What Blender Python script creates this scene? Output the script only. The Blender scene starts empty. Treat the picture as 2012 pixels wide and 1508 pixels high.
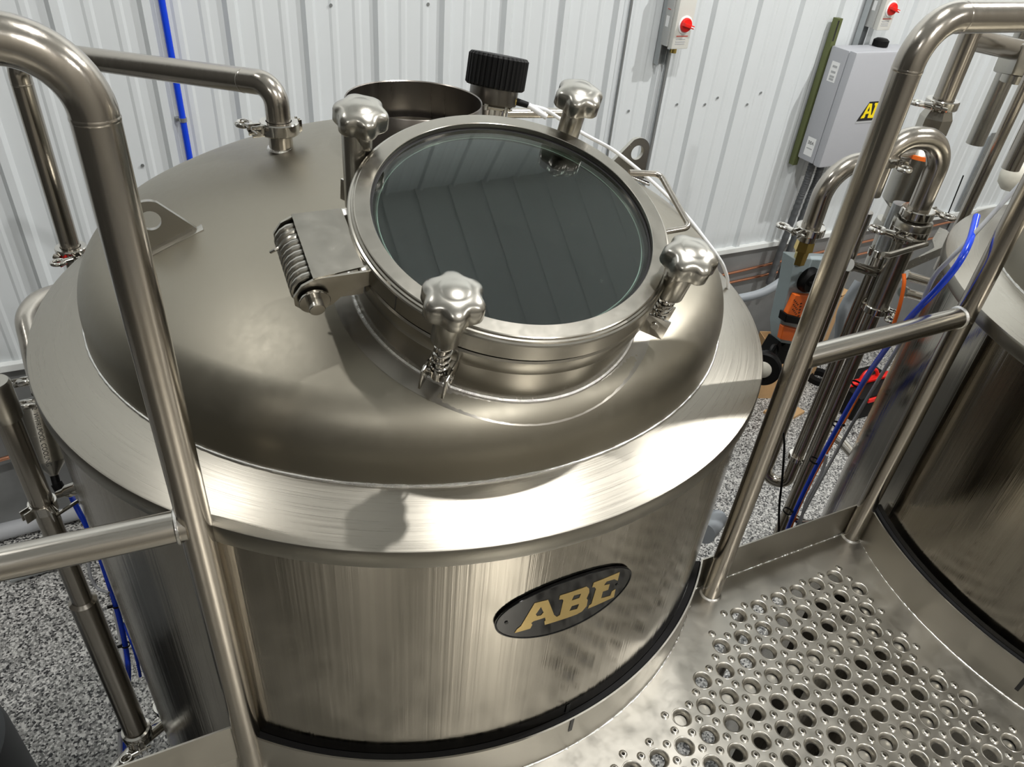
import bpy, bmesh, math, random
from mathutils import Vector, Matrix
random.seed(7)
PI = math.pi
S = bpy.context.scene
COL = S.collection

# ------------------------------------------------------------------ camera
CAMZ = 1.24                                   # platform deck is z = 0
F = 1455.0                                    # focal length in pixels of a 2012 px wide frame
RIGHT = Vector((0.90168096, -0.42467645, 0.0813717)).normalized()
DOWN = Vector((-0.19243241, -0.56262967, -0.80400101)).normalized()
FWD = Vector((0.38722243, 0.70929385, -0.58903397)).normalized()
CAM = Vector((0, 0, CAMZ))
cd = bpy.data.cameras.new('camera')
cd.sensor_fit = 'HORIZONTAL'; cd.sensor_width = 36.0; cd.lens = 36.0 * F / 2012.0
cd.clip_start = 0.02; cd.clip_end = 60
cam = bpy.data.objects.new('camera', cd); COL.objects.link(cam)
up = -DOWN; back = -FWD
cam.matrix_world = Matrix(((RIGHT.x, up.x, back.x, 0), (RIGHT.y, up.y, back.y, 0), (RIGHT.z, up.z, back.z, CAMZ), (0, 0, 0, 1)))
S.camera = cam

# ------------------------------------------------------------------ world, lamps, exposure
S.view_settings.view_transform = 'Standard'; S.view_settings.look = 'None'
S.view_settings.exposure = -0.75; S.view_settings.gamma = 1.0
S.view_settings.use_curve_mapping = False
w = bpy.data.worlds.new('world'); S.world = w; w.use_nodes = True
w.node_tree.nodes['Background'].inputs[0].default_value = (0.75, 0.8, 0.85, 1)
w.node_tree.nodes['Background'].inputs[1].default_value = 0.05
CEIL = 5.6
LAMPS = [(1.20, 0.62, 225), (4.6, 0.9, 370), (-1.5, 1.9, 42), (0.95, -3.4, 210), (4.7, -3.4, 120), (-2.8, -3.4, 60)]
for lx, ly, pw in LAMPS:
    ld = bpy.data.lights.new('high_bay_light', 'POINT'); ld.shadow_soft_size = 0.045; ld.energy = pw * 2.6
    ld.color = (1.0, 0.985, 0.955)
    lo = bpy.data.objects.new('high_bay_light', ld); COL.objects.link(lo); lo.location = (lx, ly, 3.95)

# ------------------------------------------------------------------ points from measured directions
def ray(px, py):
    return (RIGHT * (px - 1006) + DOWN * (py - 754) + FWD * F).normalized()
def pt(px, py, y=None, z=None, x=None, d=None):
    r = ray(px, py)
    if y is not None: t = y / r.y
    elif x is not None: t = x / r.x
    elif z is not None: t = (z - CAMZ) / r.z
    else: t = d
    return CAM + r * t
def zat(x, y, px, py):                         # height on the vertical line (x, y)
    r = ray(px, py); t = (x * r.x + y * r.y) / (r.x * r.x + r.y * r.y)
    return CAMZ + r.z * t

# ------------------------------------------------------------------ materials
MATS = {}
def base_mat(name):
    m = bpy.data.materials.new(name); m.use_nodes = True
    nt = m.node_tree; b = nt.nodes['Principled BSDF']
    MATS[name] = m
    return m, nt, b
def plain(name, col, rough=0.5, metal=0.0, spec=0.5, noise=0.0, nscale=40, bump=0.0):
    m, nt, b = base_mat(name)
    b.inputs['Base Color'].default_value = (*col, 1); b.inputs['Roughness'].default_value = rough
    b.inputs['Metallic'].default_value = metal; b.inputs['Specular IOR Level'].default_value = spec
    if noise or bump:
        tc = nt.nodes.new('ShaderNodeTexCoord'); n = nt.nodes.new('ShaderNodeTexNoise')
        n.inputs['Scale'].default_value = nscale; n.inputs['Detail'].default_value = 6
        nt.links.new(tc.outputs['Object'], n.inputs['Vector'])
        if noise:
            mx = nt.nodes.new('ShaderNodeMix'); mx.data_type = 'RGBA'
            mx.inputs[6].default_value = (*[c * (1 - noise) for c in col], 1)
            mx.inputs[7].default_value = (*[min(1, c * (1 + noise)) for c in col], 1)
            nt.links.new(n.outputs['Fac'], mx.inputs[0]); nt.links.new(mx.outputs[2], b.inputs['Base Color'])
        if bump:
            bp = nt.nodes.new('ShaderNodeBump'); bp.inputs['Strength'].default_value = bump; bp.inputs['Distance'].default_value = 0.002
            nt.links.new(n.outputs['Fac'], bp.inputs['Height']); nt.links.new(bp.outputs['Normal'], b.inputs['Normal'])
    return m
def steel(name, col=(0.60, 0.585, 0.55), rough=0.3, rvar=0.08, scale=(30, 30, 30), bump=0.03, mode='object', bdist=0.001, cvar=0.06, cloud=0.0):
    """brushed stainless steel; the grain is long where scale is small. mode 'ring' grains round the object's vertical axis"""
    m, nt, b = base_mat(name); L = nt.links.new
    b.inputs['Metallic'].default_value = 1.0
    tc = nt.nodes.new('ShaderNodeTexCoord'); mp = nt.nodes.new('ShaderNodeMapping')
    src = tc.outputs['Object']
    if mode in ('ring', 'shell'):
        sp = nt.nodes.new('ShaderNodeSeparateXYZ'); L(src, sp.inputs[0])
        cb = nt.nodes.new('ShaderNodeCombineXYZ')
        at = nt.nodes.new('ShaderNodeMath'); at.operation = 'ARCTAN2'; L(sp.outputs[1], at.inputs[0]); L(sp.outputs[0], at.inputs[1])
        p1 = nt.nodes.new('ShaderNodeMath'); p1.operation = 'MULTIPLY'; L(sp.outputs[0], p1.inputs[0]); L(sp.outputs[0], p1.inputs[1])
        p2 = nt.nodes.new('ShaderNodeMath'); p2.operation = 'MULTIPLY_ADD'; L(sp.outputs[1], p2.inputs[0]); L(sp.outputs[1], p2.inputs[1]); L(p1.outputs[0], p2.inputs[2])
        sq = nt.nodes.new('ShaderNodeMath'); sq.operation = 'SQRT'; L(p2.outputs[0], sq.inputs[0])
        L(at.outputs[0], cb.inputs[0]); L(sq.outputs[0], cb.inputs[1]); L(sp.outputs[2], cb.inputs[2])
        src = cb.outputs[0]
    L(src, mp.inputs['Vector']); mp.inputs['Scale'].default_value = scale
    n = nt.nodes.new('ShaderNodeTexNoise'); n.inputs['Scale'].default_value = 1; n.inputs['Detail'].default_value = 5; n.inputs['Roughness'].default_value = 0.65
    L(mp.outputs[0], n.inputs['Vector'])
    mr = nt.nodes.new('ShaderNodeMapRange'); mr.inputs[1].default_value = 0.25; mr.inputs[2].default_value = 0.75
    mr.inputs[3].default_value = rough - rvar; mr.inputs[4].default_value = rough + rvar
    L(n.outputs['Fac'], mr.inputs[0])
    rsrc = mr.outputs[0]
    mx = nt.nodes.new('ShaderNodeMix'); mx.data_type = 'RGBA'
    mx.inputs[6].default_value = (*[c * (1 - cvar) for c in col], 1); mx.inputs[7].default_value = (*[min(1, c * (1 + cvar)) for c in col], 1)
    L(n.outputs['Fac'], mx.inputs[0]); L(mx.outputs[2], b.inputs['Base Color'])
    if cloud:
        n2 = nt.nodes.new('ShaderNodeTexNoise'); n2.inputs['Scale'].default_value = 9; n2.inputs['Detail'].default_value = 4
        L(tc.outputs['Object'], n2.inputs['Vector'])
        m2 = nt.nodes.new('ShaderNodeMath'); m2.operation = 'MULTIPLY_ADD'; L(n2.outputs['Fac'], m2.inputs[0]); m2.inputs[1].default_value = cloud; L(rsrc, m2.inputs[2])
        rsrc = m2.outputs[0]
    L(rsrc, b.inputs['Roughness'])
    if bump:
        bp = nt.nodes.new('ShaderNodeBump'); bp.inputs['Strength'].default_value = bump; bp.inputs['Distance'].default_value = bdist
        L(n.outputs['Fac'], bp.inputs['Height']); L(bp.outputs['Normal'], b.inputs['Normal'])
    return m
M_DOME = steel('satin_dome_steel', (0.285, 0.264, 0.215), 0.41, 0.03, (60, 60, 60), 0.08, bdist=0.0005, cvar=0.02)
M_RING = steel('ring_brushed_steel', (0.375, 0.352, 0.305), 0.31, 0.07, (3, 900, 30), 0.10, mode='ring', bdist=0.0004)
M_BAND = steel('brushed_rim_steel', (0.29, 0.275, 0.24), 0.34, 0.05, (1.2, 10, 500), 0.2, mode='ring', bdist=0.0005)
M_SHELL = steel('polished_shell_steel', (0.37, 0.345, 0.30), 0.12, 0.06, (48, 1, 0.35), 0.45, mode='shell', bdist=0.0016, cvar=0.20)
M_TUBE = steel('tube_steel', (0.43, 0.40, 0.355), 0.20, 0.05, (160, 160, 2.5), 0.35, bdist=0.0004)
M_TUBEX = steel('tube_steel_lengthwise', (0.47, 0.445, 0.40), 0.21, 0.05, (3, 160, 160), 0.35, bdist=0.0004)
M_MACH = steel('machined_steel', (0.40, 0.38, 0.335), 0.24, 0.04, (40, 40, 40), 0.03, bdist=0.0003, cvar=0.03)
M_POL = steel('polished_steel', (0.58, 0.56, 0.52), 0.10, 0.03, (40, 40, 40), 0.05)
M_CAST = steel('satin_cast_steel', (0.42, 0.405, 0.365), 0.26, 0.02, (60, 60, 60), 0.0, cvar=0.02, bdist=0.0004)
M_DECK = steel('deck_sheet_steel', (0.44, 0.42, 0.375), 0.30, 0.10, (22, 22, 22), 0.08, bdist=0.0006, cloud=0.12)
M_WELD = steel('weld_bead_steel', (0.72, 0.71, 0.68), 0.22, 0.08, (500, 500, 500), 0.6, bdist=0.0012)
M_DARKST = steel('dark_steel', (0.16, 0.15, 0.135), 0.35, 0.05, (60, 60, 60), 0.05)
M_INNER = steel('vessel_inner_steel', (0.34, 0.35, 0.34), 0.42, 0.05, (30, 30, 30), 0.05)
M_WALL = plain('white_painted_siding', (0.61, 0.64, 0.655), 0.42, noise=0.02, nscale=6, bump=0.02)
M_CEIL = plain('ceiling_liner', (0.74, 0.76, 0.76), 0.6)
M_CONC = plain('grey_painted_concrete', (0.17, 0.175, 0.175), 0.6, noise=0.18, nscale=9, bump=0.25)
M_FAR = plain('far_wall_shade_tone', (0.32, 0.30, 0.265), 0.7)  # dimness of the hall behind the camera is put into this colour
M_TRIM = plain('white_trim', (0.70, 0.72, 0.71), 0.5)
M_BLACK = plain('black_plastic', (0.004, 0.004, 0.004), 0.55, spec=0.18)
M_RUBBER = plain('black_rubber', (0.010, 0.010, 0.011), 0.6, bump=0.1, nscale=200, spec=0.3)
M_BLUE = plain('blue_tubing', (0.006, 0.05, 0.62), 0.22)
M_WHITE = plain('white_cable', (0.70, 0.71, 0.72), 0.4)
M_GREYCB = plain('light_grey_cable', (0.36, 0.37, 0.39), 0.4)
M_ORANGE = plain('orange_plastic', (0.90, 0.17, 0.02), 0.4)
M_RED = plain('red_plastic', (0.72, 0.012, 0.008), 0.35)
M_BOXG = plain('grey_enclosure_plastic', (0.40, 0.41, 0.44), 0.5, noise=0.02, nscale=60, bump=0.03)
M_SWITCH = plain('pale_grey_switch_plastic', (0.60, 0.60, 0.56), 0.5)
M_SWSIDE = plain('grey_switch_base', (0.42, 0.43, 0.42), 0.5)
M_PUMPG = plain('blue_grey_pump_housing', (0.33, 0.40, 0.42), 0.45)
M_GALV = plain('galvanized_conduit', (0.42, 0.44, 0.45), 0.38, metal=0.85, noise=0.1, nscale=25)
M_STRUT = plain('green_zinc_strut', (0.13, 0.15, 0.06), 0.45, metal=0.5)
M_BRASS = plain('brass', (0.70, 0.52, 0.16), 0.25, metal=1.0)
M_COPPER = plain('copper', (0.86, 0.42, 0.27), 0.22, metal=1.0)
M_CARD = plain('cardboard', (0.46, 0.29, 0.14), 0.8, noise=0.1, nscale=30)
M_GOLD = plain('gold_lettering', (0.50, 0.36, 0.13), 0.32, metal=0.55)
M_YELLOW = plain('yellow_lettering', (0.88, 0.68, 0.01), 0.45)
M_LABEL = plain('white_label', (0.80, 0.81, 0.81), 0.5)
M_INK = plain('black_ink', (0.012, 0.012, 0.012), 0.5)
M_REDINK = plain('red_ink', (0.50, 0.10, 0.08), 0.5)
M_GREYINK = plain('grey_ink', (0.40, 0.41, 0.42), 0.5)
M_PVC = plain('grey_pvc_hose', (0.24, 0.26, 0.28), 0.45)
M_DRUM = plain('grey_plastic_drum', (0.075, 0.08, 0.085), 0.55)
M_CREAM = plain('cream_insulation', (0.62, 0.60, 0.52), 0.55, noise=0.08, nscale=40)
M_PLATE = plain('black_gloss_plate', (0.004, 0.004, 0.0045), 0.10, spec=0.4)
M_LENS = base_mat('lamp_lens')[0]
_b = M_LENS.node_tree.nodes['Principled BSDF']; _b.inputs['Emission Color'].default_value = (1, 0.98, 0.95, 1); _b.inputs['Emission Strength'].default_value = 4
# clear glass
m, nt, b = base_mat('tempered_glass'); M_GLASS = m
b.inputs['Base Color'].default_value = (0.70, 0.86, 0.80, 1); b.inputs['Transmission Weight'].default_value = 1.0
b.inputs['Roughness'].default_value = 0.012; b.inputs['IOR'].default_value = 1.66
# speckled epoxy flake floor
m, nt, b = base_mat('speckled_flake_floor'); M_FLOOR = m; L = nt.links.new
tc = nt.nodes.new('ShaderNodeTexCoord'); v = nt.nodes.new('ShaderNodeTexVoronoi'); v.inputs['Scale'].default_value = 125; v.inputs['Randomness'].default_value = 1
L(tc.outputs['Object'], v.inputs['Vector'])
sp = nt.nodes.new('ShaderNodeSeparateColor'); L(v.outputs['Color'], sp.inputs[0])
cr = nt.nodes.new('ShaderNodeValToRGB'); cr.color_ramp.interpolation = 'CONSTANT'
e = cr.color_ramp.elements; e[0].position = 0; e[0].color = (0.03, 0.03, 0.032, 1); e[1].position = 0.16; e[1].color = (0.16, 0.16, 0.155, 1)
for p_, c_ in ((0.38, 0.34), (0.62, 0.50), (0.80, 0.70)):
    q = e.new(p_); q.color = (c_, c_ * 0.99, c_ * 0.95, 1)
L(sp.outputs[0], cr.inputs[0])
ns = nt.nodes.new('ShaderNodeTexNoise'); ns.inputs['Scale'].default_value = 2.2; L(tc.outputs['Object'], ns.inputs['Vector'])
mx = nt.nodes.new('ShaderNodeMix'); mx.data_type = 'RGBA'; mx.blend_type = 'MULTIPLY'; mx.inputs[0].default_value = 0.4
L(cr.outputs[0], mx.inputs[6]); L(ns.outputs['Fac'], mx.inputs[7]); L(mx.outputs[2], b.inputs['Base Color'])
b.inputs['Roughness'].default_value = 0.32
L(ns.outputs['Fac'], b.inputs['Specular IOR Level'])

# ------------------------------------------------------------------ mesh helpers (all in world space; obj() rebases to the parent)
def lathe(bm, prof, M=None, seg=32, close=False, arc=None):
    """prof: (radius, height) pairs spun about local z of matrix M"""
    M = M or Matrix()
    rings = []
    n = seg if arc is None else seg + 1
    a0, a1 = (0, 2 * PI) if arc is None else arc
    for r, h in prof:
        if r < 1e-7:
            v = bm.verts.new(M @ Vector((0, 0, h))); rings.append([v] * n); continue
        rings.append([bm.verts.new(M @ Vector((r * math.cos(a0 + (a1 - a0) * i / seg), r * math.sin(a0 + (a1 - a0) * i / seg), h))) for i in range(n)])
    pairs = list(zip(rings, rings[1:]))
    if close: pairs.append((rings[-1], rings[0]))
    for A, B in pairs:
        for i in range(seg):
            j = (i + 1) % n
            vs = []
            for v in (A[i], A[j], B[j], B[i]):
                if v not in vs: vs.append(v)
            if len(vs) >= 3:
                try: bm.faces.new(vs)
                except ValueError: pass
    return bm
def frame(o, zdir, xdir=None):
    z = Vector(zdir).normalized()
    x = Vector(xdir) if xdir is not None else Vector((1, 0, 0))
    if abs(x.normalized().dot(z)) > 0.95: x = Vector((0, 1, 0))
    x = (x - z * x.dot(z)).normalized(); y = z.cross(x)
    return Matrix(((x.x, y.x, z.x, o[0]), (x.y, y.y, z.y, o[1]), (x.z, y.z, z.z, o[2]), (0, 0, 0, 1)))
def cyl(bm, a, b_, r, seg=20, r2=None, cap=True, bev=0.0):
    a = Vector(a); b_ = Vector(b_); M = frame(a, b_ - a); h = (b_ - a).length; r2 = r if r2 is None else r2
    if cap: pr = [(0, 0), (r - bev, 0), (r, bev), (r2, h - bev), (r2 - bev, h), (0, h)] if bev else [(0, 0), (r, 0), (r2, h), (0, h)]
    else: pr = [(r, 0), (r2, h)]
    return lathe(bm, pr, M, seg)
def box(bm, c, size, M=None, bev=0.0):
    M = M or Matrix(); t = bmesh.new()
    bmesh.ops.create_cube(t, size=1)
    for v in t.verts: v.co = Vector((v.co.x * size[0], v.co.y * size[1], v.co.z * size[2]))
    if bev: bmesh.ops.bevel(t, geom=t.edges[:] + t.verts[:], offset=bev, segments=2, affect='EDGES', profile=0.6)
    me = bpy.data.meshes.new('t'); 
    for v in t.verts: v.co = M @ (v.co + Vector(c))
    t.to_mesh(me); bm.from_mesh(me); bpy.data.meshes.remove(me); t.free()
    return bm
def poly_prism(bm, pts, z0, z1, M=None):
    """flat outline (x, y) extruded from z0 to z1 in frame M"""
    M = M or Matrix()
    lo = [bm.verts.new(M @ Vector((x, y, z0))) for x, y in pts]; hi = [bm.verts.new(M @ Vector((x, y, z1))) for x, y in pts]
    n = len(pts)
    for i in range(n): bm.faces.new((lo[i], lo[(i + 1) % n], hi[(i + 1) % n], hi[i]))
    bm.faces.new(lo[::-1]); bm.faces.new(hi)
    return bm
def fill_shape(bm, loops, thick, M=None, z=0.0, slices=None):
    """outline with holes, filled and extruded; M maps (x, y, z) to space"""
    M = M or Matrix()
    cu = bpy.data.curves.new('t', 'CURVE'); cu.dimensions = '2D'; cu.fill_mode = 'BOTH'; cu.extrude = thick / 2
    for lp in loops:
        s = cu.splines.new('POLY'); s.points.add(len(lp) - 1); s.use_cyclic_u = True
        for i, p in enumerate(lp): s.points[i].co = (p[0], p[1], 0, 1)
    o = bpy.data.objects.new('t', cu); COL.objects.link(o)
    dg = bpy.context.evaluated_depsgraph_get(); me = bpy.data.meshes.new_from_object(o.evaluated_get(dg))
    t = bmesh.new(); t.from_mesh(me)
    bmesh.ops.remove_doubles(t, verts=t.verts[:], dist=1e-6)
    if slices:
        for sx in slices:
            bmesh.ops.bisect_plane(t, geom=t.verts[:] + t.edges[:] + t.faces[:], plane_co=(sx, 0, 0), plane_no=(1, 0, 0))
    for v in t.verts:
        v.co = (M(Vector((v.co.x, v.co.y, v.co.z + z))) if callable(M) else M @ Vector((v.co.x, v.co.y, v.co.z + z)))
    m2 = bpy.data.meshes.new('t2'); t.to_mesh(m2); bm.from_mesh(m2); t.free()
    bpy.data.objects.remove(o); bpy.data.curves.remove(cu); bpy.data.meshes.remove(me); bpy.data.meshes.remove(m2)
    return bm
def circle(cx, cy, r, n): return [(cx + r * math.cos(2 * PI * i / n), cy + r * math.sin(2 * PI * i / n)) for i in range(n)]
def fillet(pts, rad, n=8):
    P = [Vector(p) for p in pts]; out = [P[0]]
    for i in range(1, len(P) - 1):
        a = (P[i - 1] - P[i]); b_ = (P[i + 1] - P[i]); la, lb = a.length, b_.length; a.normalize(); b_.normalize()
        r = rad[i - 1] if isinstance(rad, (list, tuple)) else rad
        ang = a.angle(b_)
        if r <= 0 or ang > PI - 0.02: out.append(P[i]); continue
        t = min(r / math.tan(ang / 2), la * 0.49, lb * 0.49); rr = t * math.tan(ang / 2)
        c = P[i] + (a + b_).normalized() * (rr / math.sin(ang / 2))
        s = P[i] + a * t - c; e_ = P[i] + b_ * t - c
        for k in range(n + 1):
            q = s.slerp(e_, k / n) if s.angle(e_) > 1e-4 else s
            out.append(c + q.normalized() * rr)
    out.append(P[-1]); return out
def spline(pts, n=10):
    P = [Vector(p) for p in pts]; P = [P[0] * 2 - P[1]] + P + [P[-1] * 2 - P[-2]]; out = []
    for i in range(1, len(P) - 2):
        for k in range(n):
            t = k / n; a, b_, c, d = P[i - 1], P[i], P[i + 1], P[i + 2]
            out.append(0.5 * ((2 * b_) + (c - a) * t + (2 * a - 5 * b_ + 4 * c - d) * t * t + (3 * b_ - a - 3 * c + d) * t ** 3))
    out.append(P[-2]); return out
def sweep(bm, path, r, seg=20, cap=True, closed=False):
    P = [Vector(p) for p in path]; Q = [P[0]]
    for p in P[1:]:
        if (p - Q[-1]).length > 1e-6: Q.append(p)
    P = Q; rings = []; nrm = None
    for i, p in enumerate(P):
        t = ((P[min(i + 1, len(P) - 1)] - p).normalized() if i == 0 else (p - P[i - 1]).normalized() if i == len(P) - 1 else ((P[i + 1] - p).normalized() + (p - P[i - 1]).normalized()).normalized())
        if nrm is None:
            nrm = Vector((0, 0, 1)) if abs(t.z) < 0.9 else Vector((1, 0, 0))
        nrm = (nrm - t * nrm.dot(t)).normalized(); bi = t.cross(nrm)
        rr = r[i] if isinstance(r, (list, tuple)) else r
        rings.append([bm.verts.new(p + (nrm * math.cos(2 * PI * k / seg) + bi * math.sin(2 * PI * k / seg)) * rr) for k in range(seg)])
    for A, B in zip(rings, rings[1:]):
        for k in range(seg): bm.faces.new((A[k], A[(k + 1) % seg], B[(k + 1) % seg], B[k]))
    if cap:
        bm.faces.new(rings[0][::-1]); bm.faces.new(rings[-1])
    return bm
def helix(a, b_, r, turns, wire, bm, seg=8):
    a = Vector(a); b_ = Vector(b_); M = frame(a, b_ - a); h = (b_ - a).length; n = int(turns * 16)
    return sweep(bm, [M @ Vector((r * math.cos(2 * PI * turns * i / n), r * math.sin(2 * PI * turns * i / n), h * i / n)) for i in range(n + 1)], wire, seg)
ORG = {}
def obj(name, bm, mat, parent=None, smooth=35, label=None):
    bmesh.ops.recalc_face_normals(bm, faces=bm.faces[:])
    L0 = ORG.get(parent.name, Vector((0, 0, 0))) if parent else Vector((0, 0, 0))
    for v in bm.verts: v.co -= L0
    me = bpy.data.meshes.new(name); bm.to_mesh(me); bm.free()
    mats = mat if isinstance(mat, (list, tuple)) else [mat]
    for q in mats: me.materials.append(q)
    o = bpy.data.objects.new(name, me); COL.objects.link(o)
    if parent:
        o.parent = parent; ORG[o.name] = L0
    if smooth:
        for p in me.polygons: p.use_smooth = True
        me.set_sharp_from_angle(angle=math.radians(smooth))
    if label: o['label'] = label
    return o
def recenter(o, L0):
    """move a top-level mesh's origin to L0"""
    L0 = Vector(L0); o.data.transform(Matrix.Translation(-L0)); o.location = L0; ORG[o.name] = L0
    return o
def tag(o, label, cat, group=None, kind=None):
    o['label'] = label; o['category'] = cat
    if group: o['group'] = group
    if kind: o['kind'] = kind
    return o
def thing(name, loc, label, cat, group=None):
    o = bpy.data.objects.new(name, None); COL.objects.link(o); o.location = loc; o.empty_display_size = 0.05
    ORG[o.name] = Vector(loc); return tag(o, label, cat, group)
def struct(name, bm, mat, smooth=0):
    o = obj(name, bm, mat, None, smooth); o['kind'] = 'structure'; return o
NB = bmesh.new

# ------------------------------------------------------------------ the room
FL = -1.85
WA = math.radians(0.5); WU = Vector((math.cos(WA), math.sin(WA), 0)); WN = Vector((-math.sin(WA), math.cos(WA), 0)); WD = 3.39
WM = Matrix(((WU.x, -WN.x, 0, WN.x * WD), (WU.y, -WN.y, 0, WN.y * WD), (0, 0, 1, 0), (0, 0, 0, 1)))   # x along wall, y out of the wall into the room
SILL = -0.83
def wallp(px, py, out=0.0):                   # point on the back wall plane, as (u, z)
    r = ray(px, py); t = (WD - out) / r.dot(WN); p = CAM + r * t
    return p.dot(WU), p.z
bm = NB(); box(bm, (2.5, -1, FL - 0.05), (15, 10, 0.1)); struct('floor', bm, M_FLOOR)
# corrugated siding, one sheet
prof = []
u = -4.25
k0 = int((u + 0.194) / 0.305) - 1
for k in range(k0, k0 + 44):
    a = -0.194 + 0.305 * k
    prof += [(a, 0), (a + 0.016, 0.022), (a + 0.044, 0.022), (a + 0.060, 0)]
    for c in (a + 0.135, a + 0.235):
        prof += [(c - 0.020, 0), (c - 0.009, 0.0045), (c + 0.009, 0.0045), (c + 0.020, 0)]
bm = NB()
lo = [bm.verts.new(WM @ Vector((x, y, SILL))) for x, y in prof]; hi = [bm.verts.new(WM @ Vector((x, y, CEIL))) for x, y in prof]
for i in range(len(prof) - 1): bm.faces.new((lo[i], lo[i + 1], hi[i + 1], hi[i]))
o = struct('wall_back', bm, M_WALL)
bm = NB(); box(bm, (2.5, -0.04, (SILL + FL) / 2 - 0.02), (14, 0.10, SILL - FL - 0.04), WM); struct('wall_back_lower', bm, M_CONC)
bm = NB(); box(bm, (2.5, 0.012, SILL - 0.015), (14, 0.045, 0.035), WM, 0.003); struct('trim_1', bm, M_TRIM)
M_SIDE = plain('side_wall_shade_tone', (0.06, 0.058, 0.052), 0.7)  # shade at the left put into the colour, for the shell's dark reflection
for nm, c, s in (('wall_left', (-4.4, -1, 1.9), (0.1, 10, 7.5)), ('wall_right', (9.0, -1, 1.9), (0.1, 10, 7.5)), ('wall_front', (2.3, -6, 1.9), (13.5, 0.1, 7.5))):
    bm = NB(); box(bm, c, s); struct(nm, bm, M_SIDE if nm == 'wall_left' else M_FAR)
bm = NB(); box(bm, (2.3, -1.2, CEIL + 0.05), (13.6, 10, 0.1)); 
for k in range(-16, 26): box(bm, (1 + 0.3 * k * 0 + 0.305 * k, -1.2, CEIL - 0.008), (0.05, 9.9, 0.018))
struct('ceiling', bm, M_CEIL)
# high bay lamp bodies
for i, (lx, ly, pw) in enumerate(LAMPS):
    t = thing('high_bay_lamp', (lx, ly, CEIL), 'round black high bay lamp hanging from the ceiling, %s' % ['right above the nameplate vessel', 'over the right side of the room', 'above the left end of the vessel', 'behind the camera', 'behind the camera to the right', 'behind the camera to the left'][i], 'lamp', 'high bay lamps')
    bm = NB(); lathe(bm, [(0, 0.2), (0.06, 0.2), (0.09, 0.12), (0.15, 0.05), (0.165, 0.0), (0.16, 0.0), (0.14, 0.03), (0, 0.03)], Matrix.Translation((lx, ly, 4.0)), 32); obj('housing', bm, M_BLACK, t)
    bm = NB(); cyl(bm, (lx, ly, 4.19), (lx, ly, CEIL), 0.008, 8); obj('hanger', bm, M_GALV, t)

# ------------------------------------------------------------------ brewing vessels
def arc_prof(cr, cz, rad, a0, a1, n): return [(cr + rad * math.cos(a0 + (a1 - a0) * i / n), cz + rad * math.sin(a0 + (a1 - a0) * i / n)) for i in range(n + 1)]
RH, KN, CR, ZK = 0.542, 0.09, 1.0, 0.62
bb = math.asin((RH - KN) / (CR - KN)); zs = ZK - (CR - KN) * math.cos(bb)
def dome_z(r): 
    s = RH - KN
    if r <= CR * math.sin(bb): return zs + math.sqrt(CR * CR - r * r)
    return ZK + math.sqrt(max(0, KN * KN - (r - s) ** 2))
def bead(bm, rad, z, minor, M, seg=220, jit=0.0006):
    """rippled weld bead ring"""
    rings = []
    for i in range(seg):
        a = 2 * PI * i / seg; c, s = math.cos(a), math.sin(a); rr = minor * (1 + 0.25 * math.sin(a * seg / 2.0 * 1.0) ) + random.uniform(-jit, jit)
        rings.append([bm.verts.new(M @ Vector(((rad + rr * math.cos(2 * PI * k / 8)) * c, (rad + rr * math.cos(2 * PI * k / 8)) * s, z + rr * math.sin(2 * PI * k / 8)))) for k in range(8)])
    for i in range(seg):
        A, B = rings[i], rings[(i + 1) % seg]
        for k in range(8): bm.faces.new((A[k], A[(k + 1) % 8], B[(k + 1) % 8], B[k]))
    return bm
def vessel(cx, cy, label, dz=0.0):
    t = thing('brewing_vessel', (cx, cy, FL), label, 'brewing tank')
    M = Matrix.Translation((cx, cy, dz))
    def part(name, bm, mat, **k): return obj(name, bm, mat, t, **k)
    bm = NB(); lathe(bm, [(0.619, -1.35), (0.619, -0.5), (0.619, 0.2), (0.619, 0.531)], M, 160); part('shell', bm, M_SHELL)
    bm = NB(); lathe(bm, [(0.619, 0.531), (0.6265, 0.532), (0.6275, 0.534), (0.6275, 0.556), (0.626, 0.5592)], M, 160); part('rim_band', bm, M_BAND)
    bm = NB(); lathe(bm, [(0.626, 0.5592), (0.624, 0.5602), (RH + 0.001, 0.585)], M, 160); part('shoulder_ring', bm, M_RING)
    pr = [(RH, 0.582), (RH, ZK)] + arc_prof(RH - KN, ZK, KN, 0, PI / 2 - bb, 14)[1:]
    n = 26
    for i in range(1, n + 1):
        a = bb * (1 - i / n); pr.append((CR * math.sin(a), zs + CR * math.cos(a)))
    inn = [(max(0, r - 0.004) if r > 0.45 else r, z - 0.004) for r, z in pr[1:]]
    bm = NB(); lathe(bm, pr + inn[::-1] + [(RH - 0.004, 0.582)], M, 200, close=True); bmesh.ops.remove_doubles(bm, verts=bm.verts[:], dist=1e-6); dome = part('domed_head', bm, M_DOME, smooth=60)
    bm = NB(); bead(bm, RH + 0.001, 0.586, 0.0026, M, 420); part('weld_bead', bm, M_WELD, smooth=0)
    bm = NB(); lathe(bm, [(0, -1.5), (0.3, -1.48), (0.55, -1.42), (0.619, -1.35)], M, 64); part('bottom_dish', bm, M_SHELL)
    for k in range(4):
        a = PI / 4 + k * PI / 2
        bm = NB(); cyl(bm, (cx + 0.5 * math.cos(a), cy + 0.5 * math.sin(a), FL + 0.012), (cx + 0.5 * math.cos(a), cy + 0.5 * math.sin(a), -1.38 + dz), 0.038, 20)
        cyl(bm, (cx + 0.5 * math.cos(a), cy + 0.5 * math.sin(a), FL), (cx + 0.5 * math.cos(a), cy + 0.5 * math.sin(a), FL + 0.02), 0.06, 20); part('leg', bm, M_TUBE)
    return t, dome
AX, AY = 0.407, 1.1425
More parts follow.
